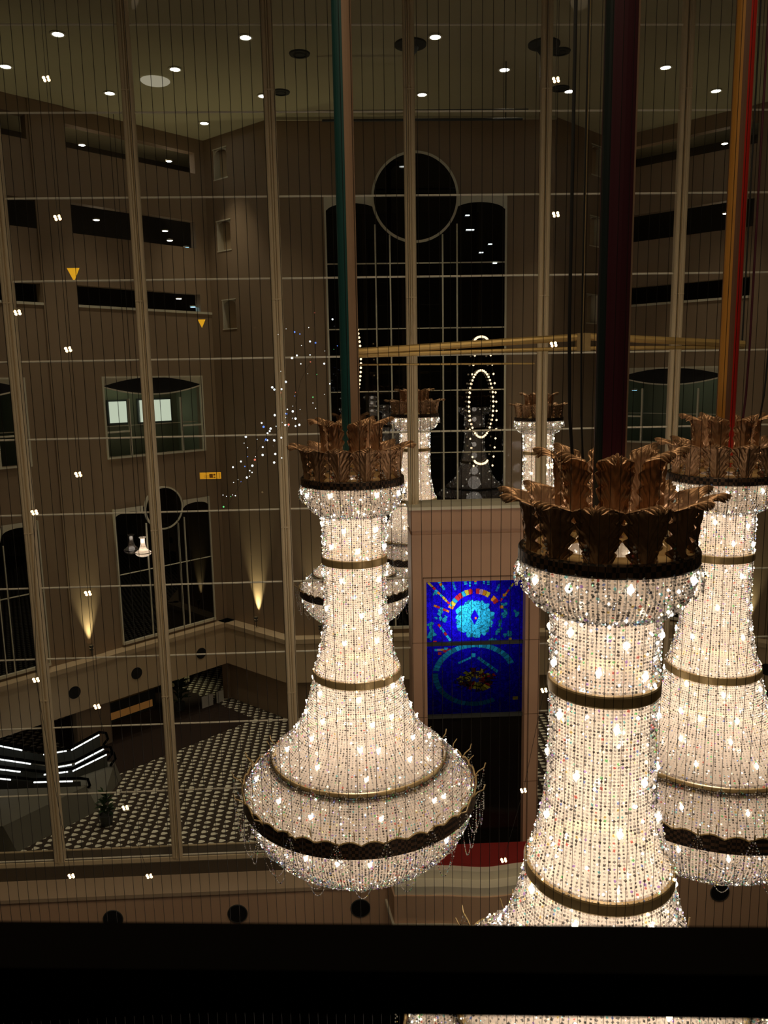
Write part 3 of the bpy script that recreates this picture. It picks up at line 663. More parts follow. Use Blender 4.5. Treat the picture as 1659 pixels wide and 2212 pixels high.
def line(x0,y0,x1,y1,w,cols,seg=9):
    a=np.array([pu(x0),pz(y0)]);b_=np.array([pu(x1),pz(y1)]); d=b_-a; L=np.hypot(*d); d/=L
    t=(X-a[0])*d[0]+(Z-a[1])*d[1]; s_=abs((X-a[0])*-d[1]+(Z-a[1])*d[0]); m=(t>0)&(t<L)&(s_<w)
    k=(t/(L/seg)).astype(int).clip(0,seg-1)
    for i in range(seg):
        mm=m&(k==i); C[mm]=np.array(cols[i%len(cols)])*rng.uniform(.6,1.1)
    C[m&((t%(L/seg))<.012)]*=.25
def arc(cx,cy,rx,ry,a0,a1,w,cols,seg):
    ux,uz=pu(cx),pz(cy); ax_=rx/1330*2.01; az_=ry/1845*2.95
    q=np.hypot((X-ux)/ax_,(Z-uz)/az_); a=np.degrees(np.arctan2((Z-uz)/az_,(X-ux)/ax_))%360
    m=(abs(q-1)<w)&(((a-a0)%360)<((a1-a0)%360)); k=((((a-a0)%360)/((a1-a0)%360))*seg).astype(int).clip(0,seg-1)
    for i in range(seg):
        if cols[i%len(cols)] is None: continue
        mm=m&(k==i); C[mm]=np.array(cols[i%len(cols)])*rng.uniform(.6,1.1)
    fr=(((a-a0)%360)/((a1-a0)%360)*seg)%1
    C[m&(fr<.14)]*=.3
arc(830,690,355,350,32,158,.10,[RED,ORG,None,YEL,ORG,PINK,RED,None,RED,YEL,CY,RED,RED,CY,YEL,ORG],16)
line(195,205,520,530,.022,[YEL,YEL,RED,CY,ORG,CY],10); line(270,510,480,600,.022,[ORG,RED,CY,RED],5); line(320,160,420,310,.028,[CY,CY,ORG],5); line(530,200,570,320,.02,[(.02,.25,.6)],3)
line(690,150,710,250,.028,[CY],4); line(765,150,765,275,.022,[CY],4); line(838,160,838,245,.024,[CY,ORG],3); line(955,150,955,250,.02,[CY],4); line(1018,150,1018,265,.024,[CY],4)
line(1170,250,1125,350,.022,[(.02,.25,.6)],3); line(1360,250,1180,480,.02,[YEL,(.02,.2,.5),RED],6); line(330,760,500,990,.024,[RED,CY,CY],6)
for cx,cy,rx,ry in ((345,610,.05,.05),(310,680,.045,.04),(370,700,.035,.035),(430,720,.04,.10),(230,760,.06,.09),(250,860,.07,.10),(225,930,.06,.06),(1220,540,.09,.06),(1240,650,.05,.12),(1180,780,.035,.16),(1130,890,.07,.05),(1070,990,.10,.035),(1390,640,.05,.06),(1290,930,.09,.05),(560,1010,.05,.02),(290,350,.04,.035),(320,920,.03,.02)):
    paint((abs(SX-pu(cx))/rx)**2+(abs(SZ-pz(cy))/ry)**2<1,tuple(v*.6 for v in CY))
for cx,cy,col in ((1320,990,YEL),(290,1000,RED),(430,1020,ORG),(1235,400,ORG),(1200,560,ORG),(380,1110,YEL),(350,1160,RED),(440,1100,CY),(420,1130,RED),(480,1110,RED),(300,1110,CY),(345,1110,PINK)):
    paint((abs(X-pu(cx))<.035)&(abs(Z-pz(cy))<.028),col,ld=False)
BL=(.02,.33,.62)
arc(830,1460,540,400,20,170,.075,[CY,BL],26); arc(830,1460,540,400,175,300,.07,[BL,(.02,.25,.5)],20); arc(830,1510,340,270,0,360,.10,[BL,(.02,.25,.5)],34)
line(600,1300,780,1225,.02,[CY],5); line(870,1225,1150,1430,.03,[CY,BL],9); paint((abs(X-pu(812))<.045)&(abs(Z-pz(1195))<.04),CY,ld=False)
fx,fz=pu(850),pz(1530); a=np.degrees(np.arctan2((Z-fz)/.27,(X-fx)/.47)); q=np.hypot((X-fx)/.47,(Z-fz)/.27)
k=((a%360)/15).astype(int); pr=(q<1)
for i in range(24):
    mm=pr&(k==i); C[mm&(q<rng.uniform(.6,1.05))]=np.array([YEL,(.12,.03,.02),(.5,.42,.05),RED][rng.integers(0,4)])*rng.uniform(.5,1)
C[pr&(((a%15)<3)|(abs(q-.52+.06*np.sin(a/9))<.06))]*=.12; C[(q<.22)&(cid%3==0)]=(.02,.05,.4)
C[pr&(cid%5==0)]=(.03,.02,.08)
paint((abs(X-pu(1400))<.05)&(abs(Z-pz(1800))<.03),YEL,ld=False)
V=np.stack([np.tile(gx,NZ+1),np.full((NZ+1)*(NX+1),15.75),np.repeat(gz,NX+1)],1)
me=bpy.data.meshes.new('stained_glass'); I=(np.arange(NZ)[:,None]*(NX+1)+np.arange(NX)[None,:]).ravel()
me.from_pydata(V.tolist(),[],np.stack([I,I+1,I+NX+2,I+NX+1],1).tolist())
at=me.attributes.new('tint','FLOAT_COLOR','FACE'); at.data.foreach_set('color',np.concatenate([C.reshape(-1,3),np.ones((NX*NZ,1))],1).ravel().astype(np.float32))
m,t,n,l=nt('stained_glass'); n.remove(n['Principled BSDF']); a_=n.new('ShaderNodeAttribute'); a_.attribute_name='tint'; tl=n.new('ShaderNodeBsdfTranslucent'); l.new(a_.outputs[0],tl.inputs[0])
l.new(tl.outputs[0],n['Material Output'].inputs[0]); me.materials.append(m)
o=bpy.data.objects.new('stained_glass',me); COL.objects.link(o); o.parent=r; o.matrix_parent_inverse=Matrix.Translation(-r.location)
light('AREA','glass_backlight',(2.22,16.42,-4.72),9,(1,1,1),.35,None,(math.radians(-90),0,0))

# curved platform in front of the portal
def outline(inset,bow=.16,back=15.45):
    P=[]; u0,u1=.62+inset*.6,4.45-inset*.6; fv=14.30+inset
    P.append((u0-.12+inset*.1,back)); P.append((u0,fv+.05))
    n=22
    for k in range(n+1):
        t=k/n; P.append((u0+.22+(u1-u0-.44)*t, fv+.05-bow*math.sin(PI*t)-.0+.05*math.sin(PI*t*2)**2))
    P.append((u1,fv+.05)); P.append((u1+.12-inset*.1,back)); return P
r=empty('stepped_platform',(2.5,15,-10.8))
for nm,ins,z0,z1,m in (('molding',0.0,-10.86,-10.76,M['cream']),('fascia',.06,-10.76,-10.16,M['bulk']),('step',.10,-10.16,-9.98,M['cream']),('landing',.36,-9.98,-9.80,M['cream']),('red_carpet_top',.52,-9.80,-9.74,M['red'])):
    b=MB(); b.prism(outline(ins,back=15.45 if z0>-10.3 else 15.19),z0,z1); o=b.build(nm,m); o.parent=r; o.matrix_parent_inverse=Matrix.Translation(-r.location)
tag(r,'curved cream stepped platform with red carpet below the stained glass','platform')
# lit doorway seen past the portal
b=MB(); b.box(4.02,4.18,20,20.3,-8.9,-7.1); o=b.build('lit_panel',M['panelglow']); tag(o,'narrow bright panel right of the stone portal','light panel')
b=MB(); b.box(3.95,4.9,20.3,20.6,ZF,-6.0); o=b.build('dark_column',M['dark']); tag(o,'dark column behind the narrow bright panel','column')

# ------------------------------------------------------------ brass suspension rail
r=empty('brass_rail',(3.5,12,.4))
for P,rad in (([(.05,12,.40),(3.55,12,.57)],.055),([(3.55,12,.57),(3.9,12,.55),(5.95,12,.42)],.055),([(.05,12,.36),(3.5,12,.40),(5.95,12,.38)],.03),([(.15,12.1,.22),(2.8,12.1,.19)],.015),([(.05,12,.33),(2.0,12,.37)],.02)):
    b=MB(); b.tube([Vector(p)-r.location for p in P],rad,10); b.build('rail_tube',M['rail'],r)
b=MB(); b.box(-.10,.10,-.06,.06,-.04,.22); b.tube([(-.02,0,.2),(-.02,0,ZC-.4)],.02,6); b.build('hub',M['gold'],r)
b=MB(); b.tube([(-3.45,0,-.2),(-3.45,0,ZC-.4)],.012,6); b.tube([(2.42,0,0),(2.42,0,ZC-.4)],.012,6); b.build('hanger_wire',M['cable'],r)
tag(r,'long brass rail crossing behind the maroon pole','rail')

# ------------------------------------------------------------ chandeliers
def leafmesh(w_,h,flare,curl,seed,lobes=5):
    rr=random.Random(seed); nu,nv=36,44; v=[];f=[]
    for j in range(nv+1):
        t=j/nv
        e=w_*(.52+.54*math.sin(PI*min(1,t)*.62+.05)); ph=(t*lobes)%1
        e*=(.80+.24*ph**.5 if ph<.82 else .80+.24*(1-(ph-.82)/.18)) 
        if t>.72: e*=max(.10,1-((t-.72)/.28)**1.6*.85)
        if t<.66: z=h*t/.80; y=flare*t*t; sl=0
        else:
            q=(t-.66)/.34; ang=q*2.3; z=h*.66/.80+curl*math.sin(ang)*1.2; y=flare*.44+flare*.7*q+curl*(1-math.cos(ang))
        for i in range(nu+1):
            u=-1+2*i/nu; au=abs(u)
            rib=.010*math.sin((au*7-t*lobes*2.2)*PI)*(.3+au)+.022*math.exp(-(u*7)**2)+.016*math.sin(t*lobes*2*PI)*au**2
            tip=.05*h*(1-au*1.2)*(t>.5)*((t-.5)*2)+.012*math.sin(au*22)*t
            ou=curl*.9*max(0,au-.72)**1.5*2
            v.append((u*e, y-.30*w_*u*u+rib+ou, z+tip-.05*h*au*t))
    for j in range(nv):
        for i in range(nu): a=j*(nu+1)+i; f.append((a,a+1,a+nu+2,a+nu+1))
    me=bpy.data.meshes.new('leaf'); me.from_pydata(v,[],f); me.materials.append(M['bronze']); me.polygons.foreach_set('use_smooth',[True]*len(f))
    return me
GLINT_TINTS=np.array([(1,.30,.25),(.35,.5,1),(.35,1,.45),(1,.8,.25),(.7,.45,1),(.4,.95,1)])
def bead_object(name,P,N,size,parent,glint_share=.10,jit=.25,elong=1.15):
    P=np.asarray(P,float);N=np.asarray(N,float);n=len(P)
    rv=rng.normal(size=(n,3)); t1=np.cross(N,rv); t1/=np.linalg.norm(t1,axis=1)[:,None]; 
    up=np.array([0,0,1.0]); 
    N2=N+rng.normal(size=(n,3))*.35; N2/=np.linalg.norm(N2,axis=1)[:,None]
    t1=t1-(t1*N2).sum(1)[:,None]*N2; t1/=np.linalg.norm(t1,axis=1)[:,None]; t2=np.cross(N2,t1)
    s=(size*rng.uniform(1-jit,1+jit,n))[:,None]
    V=np.stack([P+t1*s,P+t2*s*elong,P-t1*s,P-t2*s*elong,P+N2*s*.85,P-N2*s*.85],1).reshape(-1,3)
    base=np.array([(0,1,4),(1,2,4),(2,3,4),(3,0,4),(1,0,5),(2,1,5),(3,2,5),(0,3,5)])
    Fc=(np.arange(n)[:,None,None]*6+base[None]).reshape(-1,3)
    me=bpy.data.meshes.new(name); me.vertices.add(len(V)); me.vertices.foreach_set('co',V.ravel())
    me.loops.add(len(Fc)*3); me.loops.foreach_set('vertex_index',Fc.ravel().astype(np.int32)); me.polygons.add(len(Fc))
    me.polygons.foreach_set('loop_start',np.arange(0,len(Fc)*3,3,dtype=np.int32)); 
    try: me.polygons.foreach_set('loop_total',np.full(len(Fc),3,dtype=np.int32))
    except Exception: pass
    me.update(calc_edges=True)
    br=rng.choice([.10,.4,.85,1.0],size=n,p=[.2,.23,.3,.27])
    c=np.ones((n,3))*np.array([1,.96,.91])*br[:,None]
    k=rng.random(n)<glint_share; c[k]=GLINT_TINTS[rng.integers(0,6,k.sum())]  # prismatic glints painted into some bead colours
    cc=np.repeat(np.concatenate([c,np.ones((n,1))],1),6,axis=0)
    at=me.attributes.new('tint','FLOAT_COLOR','POINT'); at.data.foreach_set('color',cc.ravel().astype(np.float32))
    me.materials.append(M['crystal']); me.validate()
    o=bpy.data.objects.new(name,me); COL.objects.link(o); o.parent=parent; o['kind']='stuff'; return o
def strand_surface(prof,nst,step):
    # strands of beads down a lathe profile
    pts=[];nrm=[]
    prof=np.array(prof,float); seg=np.hypot(*np.diff(prof,axis=0).T); L=np.concatenate([[0],np.cumsum(seg)]); n=max(2,int(L[-1]/step))
    s=np.linspace(0,L[-1],n); r=np.interp(s,L,prof[:,0]); z=np.interp(s,L,prof[:,1]); dr=np.gradient(r,s); dz=np.gradient(z,s)
    for i in range(n):
        m_=min(nst,max(8,int(2*PI*r[i]/(.62*step)))) ; m_=nst if r[i]*2*PI/nst>.55*step else m_
        a=np.arange(m_)*2*PI/m_
        pts.append(np.stack([r[i]*np.cos(a),r[i]*np.sin(a),np.full(m_,z[i])],1))
        nr,nz=-dz[i],dr[i]; q=math.hypot(nr,nz)+1e-9
        if nr<0: nr,nz=-nr,-nz
        nrm.append(np.stack([nr/q*np.cos(a),nr/q*np.sin(a),np.full(m_,nz/q)],1))
    return np.concatenate(pts),np.concatenate(nrm)
def qe(r0,r1,z0,z1,n=10): # quarter ellipse from (r0,z0) vertical start to (r1,z1)
    return [(r1+(r0-r1)*math.cos(PI/2*k/n),z0+(z1-z0)*math.sin(PI/2*k/n)) for k in range(n+1)]
BASK=qe(.63,.40,-.06,-.42)
COL1=[(.395,-.42),(.385,-.97)]
COL2=[(.39,-1.05),(.385,-1.4),(.40,-1.8),(.425,-2.0),(.475,-2.25),(.52,-2.4),(.56,-2.48)]
CONE=[(.55,-2.56),(.585,-2.7),(.64,-2.9),(.71,-3.1),(.80,-3.28),(.92,-3.44),(1.04,-3.55),(1.14,-3.62)]
SHOU=[(1.17,-3.69),(1.26,-3.76),(1.36,-3.86),(1.45,-3.98),(1.52,-4.09)]
BOWL=qe(1.50,.0,-4.20,-5.24,22)[:-1]+[(.05,-5.24)]
def ringmesh(r_,z,h,th,n=96):
    b=MB(); b.lathe([(r_-th,z-h/2),(r_,z-h/2),(r_+.006,z-h/2+.012),(r_+.006,z+h/2-.012),(r_,z+h/2),(r_-th,z+h/2),(r_-th,z-h/2)],n); return b
root=empty('crystal_chandelier')
PR=[('basket_crystals',BASK,110,.024,.0125),('upper_column_crystals',COL1,84,.025,.0115),('lower_column_crystals',COL2,84,.026,.012),('flared_skirt_crystals',CONE,132,.027,.0125),('shoulder_crystals',SHOU,230,.027,.013),('bowl_crystals',BOWL,240,.028,.0135)]
for nm,pf,ns,st,sz in PR:
    P,N=strand_surface(pf,ns,st); P=P+N*.01
    if 'bowl' in nm: P[:,2]+=rng.normal(size=len(P))*.006
    bead_object(nm,P,N,sz,root,.16 if 'bowl' in nm or 'shoulder' in nm else .09)
b=MB()
for pf in (BASK,COL1,COL2,CONE,SHOU,BOWL):
    b.lathe([(max(.01,r_-.035),z+.012) for r_,z in pf],64)
b.build('inner_gauze',M['liner'],root,smooth=True,recalc=False)
for r_,z,h,th,m in ((.415,-1.01,.095,.03,M['gold']),(.575,-2.52,.10,.03,M['gold']),(1.155,-3.655,.05,.03,M['gold'])):
    ringmesh(r_,z,h,th).build('gold_hoop',m,root,smooth=False)
ringmesh(.645,0.0,.10,.03).build('crown_hoop',M['lattice'],root)
b=MB(); b.lathe([(.62,.045),(.40,.05),(.30,.02)],64); b.build('crown_plate',M['gold'],root,recalc=False)
# big lower band with scalloped top edge
b=MB(); n=288; v=[];f=[]
for k in range(n):
    a=2*PI*k/n; zt=-4.065+.05*abs(math.sin(k*PI*36/n)); R=1.55
    for rr_,z in ((R,-4.23),(R,zt),(R-.02,zt),(R-.02,-4.23)): v.append((rr_*math.cos(a),rr_*math.sin(a),z))
for k in range(n):
    k2=(k+1)%n
    for q in range(4): f.append((4*k+q,4*k2+q,4*k2+(q+1)%4,4*k+(q+1)%4))
b.add(v,f); b.build('scalloped_band',M['lattice'],root)
b=MB(); m=192; b.tube([(1.553*math.cos(2*PI*k/m),1.553*math.sin(2*PI*k/m),-4.055+.05*abs(math.sin(k*PI*36/m))) for k in range(m+1)],.012,5,cap=False); b.build('scallop_rim',M['gold'],root)
b=MB(); b.lathe([(1.13,-3.68),(1.165,-3.70),(1.17,-3.74),(1.15,-3.74)],96); b.build('dark_fillet',M['lattice'],root)
# crown leaves
L1=leafmesh(.165,.42,.09,.065,1,5); L2=leafmesh(.128,.56,.05,.075,2,6)
for k in range(12):
    a=2*PI*(k+.5)/12; o=bpy.data.objects.new('lower_leaf',L1); COL.objects.link(o); o.parent=root
    o.location=(.60*math.cos(a),.60*math.sin(a),.02); o.rotation_euler=(0,0,a-PI/2); 
for k in range(8):
    a=2*PI*(k+.25)/8; o=bpy.data.objects.new('upper_leaf',L2); COL.objects.link(o); o.parent=root
    o.location=(.36*math.cos(a),.36*math.sin(a),.20); o.rotation_euler=(0,0,a-PI/2)
ringmesh(.36,.22,.05,.03,48).build('upper_hoop',M['gold'],root)
b=MB()
for k in range(4):
    a=2*PI*k/4+.3; b.tube([(.36*math.cos(a),.36*math.sin(a),.2),(.05*math.cos(a),.05*math.sin(a),.26)],.015,6)
    b.tube([(.60*math.cos(a),.60*math.sin(a),.03),(.36*math.cos(a),.36*math.sin(a),.2)],.015,6)
b.build('crown_spokes',M['gold'],root)
# swags of beads
def catenary(p,q,sag,n): 
    p=np.array(p);q=np.array(q); t=np.linspace(0,1,n)[:,None]; c=p+(q-p)*t; c[:,2]-=sag*4*(t[:,0]*(1-t[:,0])); return c
P=[]
for k in range(24):
    a=2*PI*k/24; a2=2*PI*(k+1)/24
    if k%2==0: P.append(catenary((.60*math.cos(a+.13),.60*math.sin(a+.13),.16),(.68*math.cos(a),.68*math.sin(a),-.13),.02,14)); P.append(catenary((.60*math.cos(a+.13),.60*math.sin(a+.13),.16),(.68*math.cos(a2),.68*math.sin(a2),-.13),.02,14))
    P.append(catenary((.68*math.cos(a),.68*math.sin(a),-.13),(.68*math.cos(a2),.68*math.sin(a2),-.13),.10,12))
P=np.concatenate(P); N=P*np.array([1,1,0]); N/=np.linalg.norm(N,axis=1)[:,None]; bead_object('crown_swags',P,N,.011,root,.1)
P=[]
for k in range(18):
    a=2*PI*k/18; a2=a+2*PI/18; R=1.68
    P.append(catenary((R*math.cos(a),R*math.sin(a),-3.95),(R*math.cos(a2),R*math.sin(a2),-3.95),.42,44))
    P.append(catenary((R*math.cos(a),R*math.sin(a),-3.95),(1.58*math.cos(a),1.58*math.sin(a),-4.2),.10,14))
    P.append(catenary((1.57*math.cos(a+.05),1.57*math.sin(a+.05),-4.2),(1.57*math.cos(a2-.05),1.57*math.sin(a2-.05),-4.2),.52,50))
    P.append(catenary((R*math.cos(a),R*math.sin(a),-3.95),(1.60*math.cos(a2),1.60*math.sin(a2),-4.0),.62,50))
P=np.concatenate(P); N=P*np.array([1,1,0]); N/=np.linalg.norm(N,axis=1)[:,None]; bead_object('bowl_swags',P,N,.0085,root,.12)
P=[]
for k in range(36):
    a=2*PI*k/36; a2=a+2*PI/36
    P.append(catenary((1.175*math.cos(a),1.175*math.sin(a),-3.64),(1.175*math.cos(a2),1.175*math.sin(a2),-3.64),.05,12))
P=np.concatenate(P); N=P*np.array([1,1,0]); N/=np.linalg.norm(N,axis=1)[:,None]; bead_object('skirt_swags',P,N,.010,root,.1)
b=MB()
for k in range(18):
    a=2*PI*k/18; c,s_=math.cos(a),math.sin(a)
    b.tube([(1.53*c,1.53*s_,-4.1),(1.60*c,1.60*s_,-4.0),(1.68*c,1.68*s_,-3.95),(1.70*c,1.70*s_,-3.88)],.009,5)
    a+=.12; c,s_=math.cos(a),math.sin(a)
    b.tube([(1.50*c,1.50*s_,-4.02),(1.52*c,1.52*s_,-3.92),(1.58*c,1.58*s_,-3.86)],.007,5)
b.build('wire_arms',M['gold'],root)
# bulbs
bm_=MB(); bm_.sphere((0,0,0),.024,8,6)
for q in range(4): bm_.sphere((.02*math.cos(q*1.9),.02*math.sin(q*2.3+1),.024*math.cos(q*2.9)),.011,6,4); bulb_me=None
def pr_at(pf,z):
    pf=sorted(pf,key=lambda q:q[1]); return float(np.interp(z,[q[1] for q in pf],[q[0] for q in pf]))
rows=[(BASK,-.13,10,.0),(COL1,-.55,6,.2),(COL1,-.83,6,.6),(COL2,-1.2,6,.1),(COL2,-1.62,6,.5),(COL2,-2.05,6,.0),(CONE,-2.65,7,.3),(CONE,-2.95,9,.0),(CONE,-3.25,10,.3),(CONE,-3.48,8,.1),(SHOU,-3.84,12,.0),(BOWL,-4.32,14,.1)]
for pf,z,n_,ph in rows:
    for k in range(n_):
        a=2*PI*(k+ph)/n_+random.uniform(-.22,.22); R=pr_at(pf,z)+.012; zz=z+random.uniform(-.05,.05) if pf not in (BASK,SHOU,BOWL) else z+random.uniform(-.015,.015)
        R=pr_at(pf,zz)+.014
        if bulb_me is None: o=bm_.build('bulb',M['bulb'],root,smooth=True); bulb_me=o.data
        else: o=bpy.data.objects.new('bulb',bulb_me); COL.objects.link(o); o.parent=root
        o.location=(R*math.cos(a),R*math.sin(a),zz)
def crystalglints():  # glints on the crystals, built as small glowing dots
    m,t,n,l=nt('glint_glow'); n.remove(n['Principled BSDF']); a=n.new('ShaderNodeAttribute'); a.attribute_name='tint'; e=n.new('ShaderNodeEmission'); e.inputs[1].default_value=2.6
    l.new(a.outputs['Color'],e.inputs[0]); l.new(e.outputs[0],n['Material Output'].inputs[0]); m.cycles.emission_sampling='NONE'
    PP=[];SS=[];CC=[]
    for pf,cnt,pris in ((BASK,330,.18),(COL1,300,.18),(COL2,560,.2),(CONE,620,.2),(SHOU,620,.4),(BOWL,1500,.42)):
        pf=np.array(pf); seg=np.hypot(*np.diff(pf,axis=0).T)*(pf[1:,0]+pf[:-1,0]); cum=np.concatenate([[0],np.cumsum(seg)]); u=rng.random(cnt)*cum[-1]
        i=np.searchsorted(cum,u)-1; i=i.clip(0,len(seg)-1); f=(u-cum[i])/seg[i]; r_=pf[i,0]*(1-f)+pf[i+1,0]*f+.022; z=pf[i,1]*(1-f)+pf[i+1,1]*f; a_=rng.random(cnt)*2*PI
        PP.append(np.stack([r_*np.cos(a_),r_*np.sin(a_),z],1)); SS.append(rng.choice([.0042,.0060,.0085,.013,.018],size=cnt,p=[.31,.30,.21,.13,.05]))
        c=np.ones((cnt,3))*np.array([1,.93,.84]); w=rng.random(cnt); c[w<.3]=(1,.74,.42); k=rng.random(cnt)<pris; c[k]=GLINT_TINTS[rng.integers(0,6,k.sum())]*.7
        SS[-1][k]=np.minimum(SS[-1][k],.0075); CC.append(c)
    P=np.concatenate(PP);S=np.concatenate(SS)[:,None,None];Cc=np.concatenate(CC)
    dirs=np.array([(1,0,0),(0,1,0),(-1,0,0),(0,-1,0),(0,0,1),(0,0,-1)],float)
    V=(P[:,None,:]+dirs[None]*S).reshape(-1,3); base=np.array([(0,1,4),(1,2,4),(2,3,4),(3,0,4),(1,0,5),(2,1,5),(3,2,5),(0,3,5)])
    Fc=(np.arange(len(P))[:,None,None]*6+base[None]).reshape(-1,3); me=bpy.data.meshes.new('glint_dots'); me.from_pydata(V.tolist(),[],Fc.tolist())
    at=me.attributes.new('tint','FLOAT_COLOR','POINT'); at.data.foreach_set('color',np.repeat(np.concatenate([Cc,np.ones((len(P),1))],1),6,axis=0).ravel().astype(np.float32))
    me.materials.append(m); o=bpy.data.objects.new('glint_dots',me); COL.objects.link(o); o.parent=root; o['kind']='stuff'
crystalglints()
M['bulb'].cycles.emission_sampling='NONE'
for mm in ('lamp','led','ringrefl','spark','picture','panelglow','cafe','yellow','orange','blue','lampwarm'):
    try: M[mm].cycles.emission_sampling='NONE'
    except Exception: pass
WC=(1,.87,.76)
for nm,z,pw,rad in (('a',-.16,9,.12),('b',-.62,9,.12),('c',-1.25,9,.12),('d',-1.75,10,.12),('e',-2.25,10,.16),('f',-2.95,25,.22),('g',-3.5,36,.35),('h',-4.3,60,.45)):
    light('POINT','inner_lamp',(0,0,z),pw*POW_CH,WC,rad,root)
regkids(root)
CH=[(.02,10.0,-1.245,1,1,['tan']*4+['teal']*8+['tan']*4,'tall crystal chandelier left of the stained glass, on a teal and tan pole',-112.5),
    (1.88,5.7,-1.29,1,1,['tan','tan']+['maroon']*6+['blackteal']*2+['maroon']*4+['tan']*2,'nearest and largest crystal chandelier, on a maroon pole',0),
    (4.70,9.85,-1.28,1.03,1.0,['polebrown']*8+['poleorange']*3+['polebrown','polered','polered','tan','tan'],'crystal chandelier cut by the right edge, on an orange and red pole',0),
    (2.32,28.5,-1.28,1.33,1.2,['polebrown']*9+['poleorange']*2+['polebrown']*2+['polered']+['polebrown']*2,'small distant chandelier with long brown stem behind the centre mullion',0),
    (6.78,28.5,-1.50,1.33,1.2,['polebrown']*9+['poleorange']*4+['polebrown']*3,'small distant chandelier above the front chandelier leaves, right of the big window',0),
    (.04,21.8,-1.66,1,1,['polebrown']*16,'chandelier directly behind the left one, only its bowl showing',0)]
for i,(x,y,z,sx,sz,pc,lab,rot) in enumerate(CH):
    c=root if i==0 else copy_tree(root)
    c.location=(x,y,z); c.scale=(sx,sx,sz); c.rotation_euler=(0,0,i*.37)
    tag(c,lab,'chandelier','crystal chandeliers hanging in the atrium')
    # painted pole: facets each in their own colour, unaffected by the root's turn
    names=sorted(set(pc)); b=MB(); n=24; H=(ZC-z)/sz; R=.115/sx*(1.0 if i<3 else 1.1)
    a0=-i*.37
    for k in range(n):
        aa=2*PI*k/n+a0; ab=2*PI*(k+1)/n+a0
        # facet's world azimuth seen from the camera: -90 deg faces the viewer
        w_=((2*PI*(k+.5)/n)%(2*PI)); idx=int(w_/(2*PI)*16)%16
        b.add([(R*math.cos(aa),R*math.sin(aa),.12),(R*math.cos(ab),R*math.sin(ab),.12),(R*math.cos(ab),R*math.sin(ab),H),(R*math.cos(aa),R*math.sin(aa),H)],[(0,1,2,3)],names.index(pc[idx]))
    b.build('pole',[M[q] for q in names],c,smooth=False,recalc=False)
    b=MB(); b.lathe([(R,H-.3),(R*2.2,H-.12),(R*4.2,H-.05),(R*4.2,H)],24); b.build('ceiling_rose',M['darkgrey'],c)
    if i in (1,2):
        for (dx,dy,r_) in ((-.33,-.05,.012),(-.20,.1,.007)) if i==1 else ((.46,-.05,.011),(.30,.1,.014)):
            q=Matrix.Rotation(-i*.37,3,'Z')@Vector((dx,dy,0)); e=q*.75
            b=MB(); b.tube([q+Vector((0,0,H)),q+Vector((0,0,1.6)),q*.95+Vector((0,0,1.0)),e+Vector((0,0,.3))],r_,8); b.build('power_cable',M['cable'] if (i==1 or dx>.4) else M['maroon'],c)

# little chandelier hanging before the arched left wing window
mini=empty('small_chandelier',fL(4.75,.55,-6.75)); mini.scale=(.23,.23,.175)
for ch in KIDS[root.name]:
    if ch.type=='MESH' and any(ch.name.startswith(q) for q in ('basket_crystals','upper_column','lower_column','flared_skirt','shoulder_crys','bowl_crystals','inner_gauze','glint_dots','gold_hoop','scalloped_band')):
        c=ch.copy(); COL.objects.link(c); c.parent=mini
b=MB(); b.tube([(0,0,-.3),(0,0,(ZC+6.75)/.175)],.05,6); b.build('hanging_cord',M['cable'],mini)
light('POINT','inner_lamp',(0,0,-1.0),9,WC,.08,mini); light('POINT','inner_lamp',(0,0,-4.0),14,WC,.15,mini)
tag(mini,'tiny bright crystal chandelier in front of the arched left wing window','chandelier')

# ------------------------------------------------------------ reflections of warm lamps, built as glowing clusters on added cords
def lamprefl(u,zs,v,lab,pts=None):
    r=empty('lamp_reflection',(u,v,zs[0])); P=[(p[0]-u,0,p[1]-zs[0]) for p in pts]
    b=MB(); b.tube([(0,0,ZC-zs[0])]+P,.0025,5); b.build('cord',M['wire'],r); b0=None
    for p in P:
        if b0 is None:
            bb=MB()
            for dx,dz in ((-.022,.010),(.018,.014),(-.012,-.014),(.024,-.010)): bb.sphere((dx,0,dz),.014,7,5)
            b0=bb.build('reflected_cluster',M['lampwarm'],r,smooth=True); o=b0
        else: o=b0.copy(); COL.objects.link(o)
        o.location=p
    tag(r,lab,'lamp reflection','reflections of warm lamps built as strings')
lamprefl(-2.7,[2.77],8,'string of reflected warm lamp clusters left of the second mullion',[(-2.7,2.77-1.2165*k) for k in range(6)]+[(-2.49,-4.46),(-2.29,-5.27)])
lamprefl(-3.15,[.69],8,'short string of reflected warm lamps nearest the left edge',[(-3.15,.69),(-3.16,-1.25),(-3.3,-3.0),(-3.12,-5.23)])
lamprefl(2.03,[2.75],8,'string of reflected warm lamp clusters beside the portal, right of centre',[(2.02,2.75),(2.04,1.54),(2.04,.31),(2.02,-.9),(2.01,-2.1),(2.0,-3.3),(1.79,-4.44),(1.58,-5.26)])
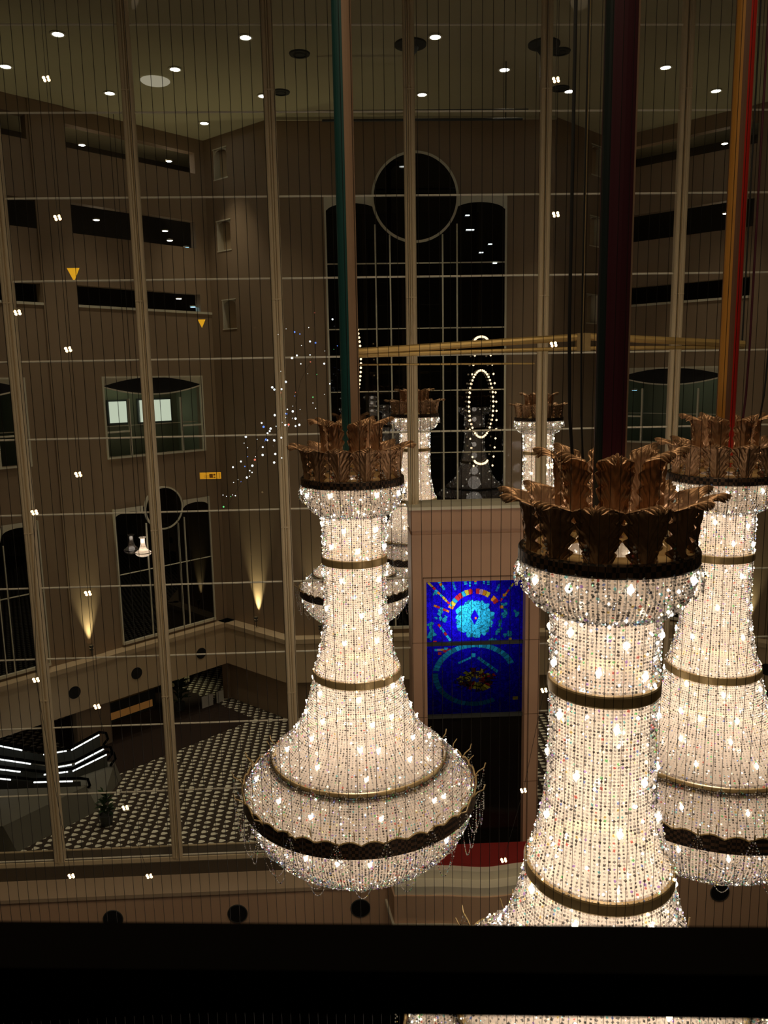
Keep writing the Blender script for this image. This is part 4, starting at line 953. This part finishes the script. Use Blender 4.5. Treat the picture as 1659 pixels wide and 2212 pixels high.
# reflected crystal glints, built as sparse glowing dots on an added cord
r=empty('crystal_reflection',(-1.2,15,0))
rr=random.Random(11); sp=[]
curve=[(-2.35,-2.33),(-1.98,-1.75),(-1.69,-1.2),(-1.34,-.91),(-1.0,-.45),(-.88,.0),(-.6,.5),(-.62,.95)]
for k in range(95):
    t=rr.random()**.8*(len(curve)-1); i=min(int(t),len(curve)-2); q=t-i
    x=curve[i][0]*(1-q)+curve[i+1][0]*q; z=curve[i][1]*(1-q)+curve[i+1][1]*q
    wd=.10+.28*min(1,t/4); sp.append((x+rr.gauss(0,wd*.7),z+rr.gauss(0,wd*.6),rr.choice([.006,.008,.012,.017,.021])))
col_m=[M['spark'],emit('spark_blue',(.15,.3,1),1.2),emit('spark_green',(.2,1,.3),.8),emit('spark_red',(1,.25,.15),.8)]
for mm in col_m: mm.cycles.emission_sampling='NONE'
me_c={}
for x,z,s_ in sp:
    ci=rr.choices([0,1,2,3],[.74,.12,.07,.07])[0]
    if ci not in me_c: b=MB(); b.sphere((0,0,0),1,6,4); o=b.build('reflected_glint',col_m[ci],r,smooth=True); me_c[ci]=o.data
    else: o=bpy.data.objects.new('reflected_glint',me_c[ci]); COL.objects.link(o); o.parent=r
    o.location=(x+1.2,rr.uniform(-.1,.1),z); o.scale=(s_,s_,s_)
b=MB(); b.tube([(c[0]+1.2,0,c[1]) for c in curve]+[(.62,0,ZC)],.002,4); b.build('glint_cord',M['wire'],r)
tag(r,'sparse drifting scatter of reflected crystal glints left of the left chandelier','light garland')  # the garland stands in for reflected crystal glints

# ------------------------------------------------------------ near window: wired glass, transom, handrail
nw=empty('window_2',(0,3,-3)); struct(nw,'near wired glass window the view is taken through')
def nwl(b,nm,m,**k):
    o=b.build(nm,m,None,**k); o.parent=nw; o.matrix_parent_inverse=Matrix.Translation(-nw.location); return o
b=MB(); b.add([(-2.6,3.004,-3.4),(2.8,3.004,-3.4),(2.8,3.004,2.8),(-2.6,3.004,2.8)],[(0,1,2,3)]); nwl(b,'glass_pane',M['nearpane'],recalc=False)
b=MB(); x=-2.0
while x<2.2:
    b.tube([(x,3,-3.4),(x,3,2.8)],.0011,5,cap=False); x+=.0384
o=nwl(b,'glass_wires',M['wire']); o['kind']='stuff'
b=MB(); b.box(-2.6,2.8,2.96,3.04,-2.58,-2.50); nwl(b,'window_transom',M['black'])
b=MB()
for a,c,d,e in ((-2.68,-2.6,-3.4,2.8),(2.8,2.88,-3.4,2.8)): b.box(a,c,2.95,3.05,d,e)
b.box(-2.68,2.88,2.95,3.05,2.8,2.9); b.box(-2.68,2.88,2.95,3.05,-3.5,-3.4); nwl(b,'window_frame',M['black'])
b=MB(); rz=Matrix.Rotation(math.radians(-4.5),3,'Z'); b.box(-.7,.7,.455,.50,-.405,-.3735,fn=lambda x,y,z: tuple(rz@Vector((x,y,z))))
o=b.build('handrail',M['black']); tag(o,'blurred black handrail across the bottom of the view','handrail')
# unseen fill spots added to brighten the mullions, portal and chandelier leaves
for (x,y) in ((-6,7),(0,5),(7,7),(-3,2),(4,2)):
    light('SPOT','near_fill',(x,y,ZC-.1),800*POW_DOWN,(1,.78,.52),.3,None,(0,0,0),math.radians(140),.9)
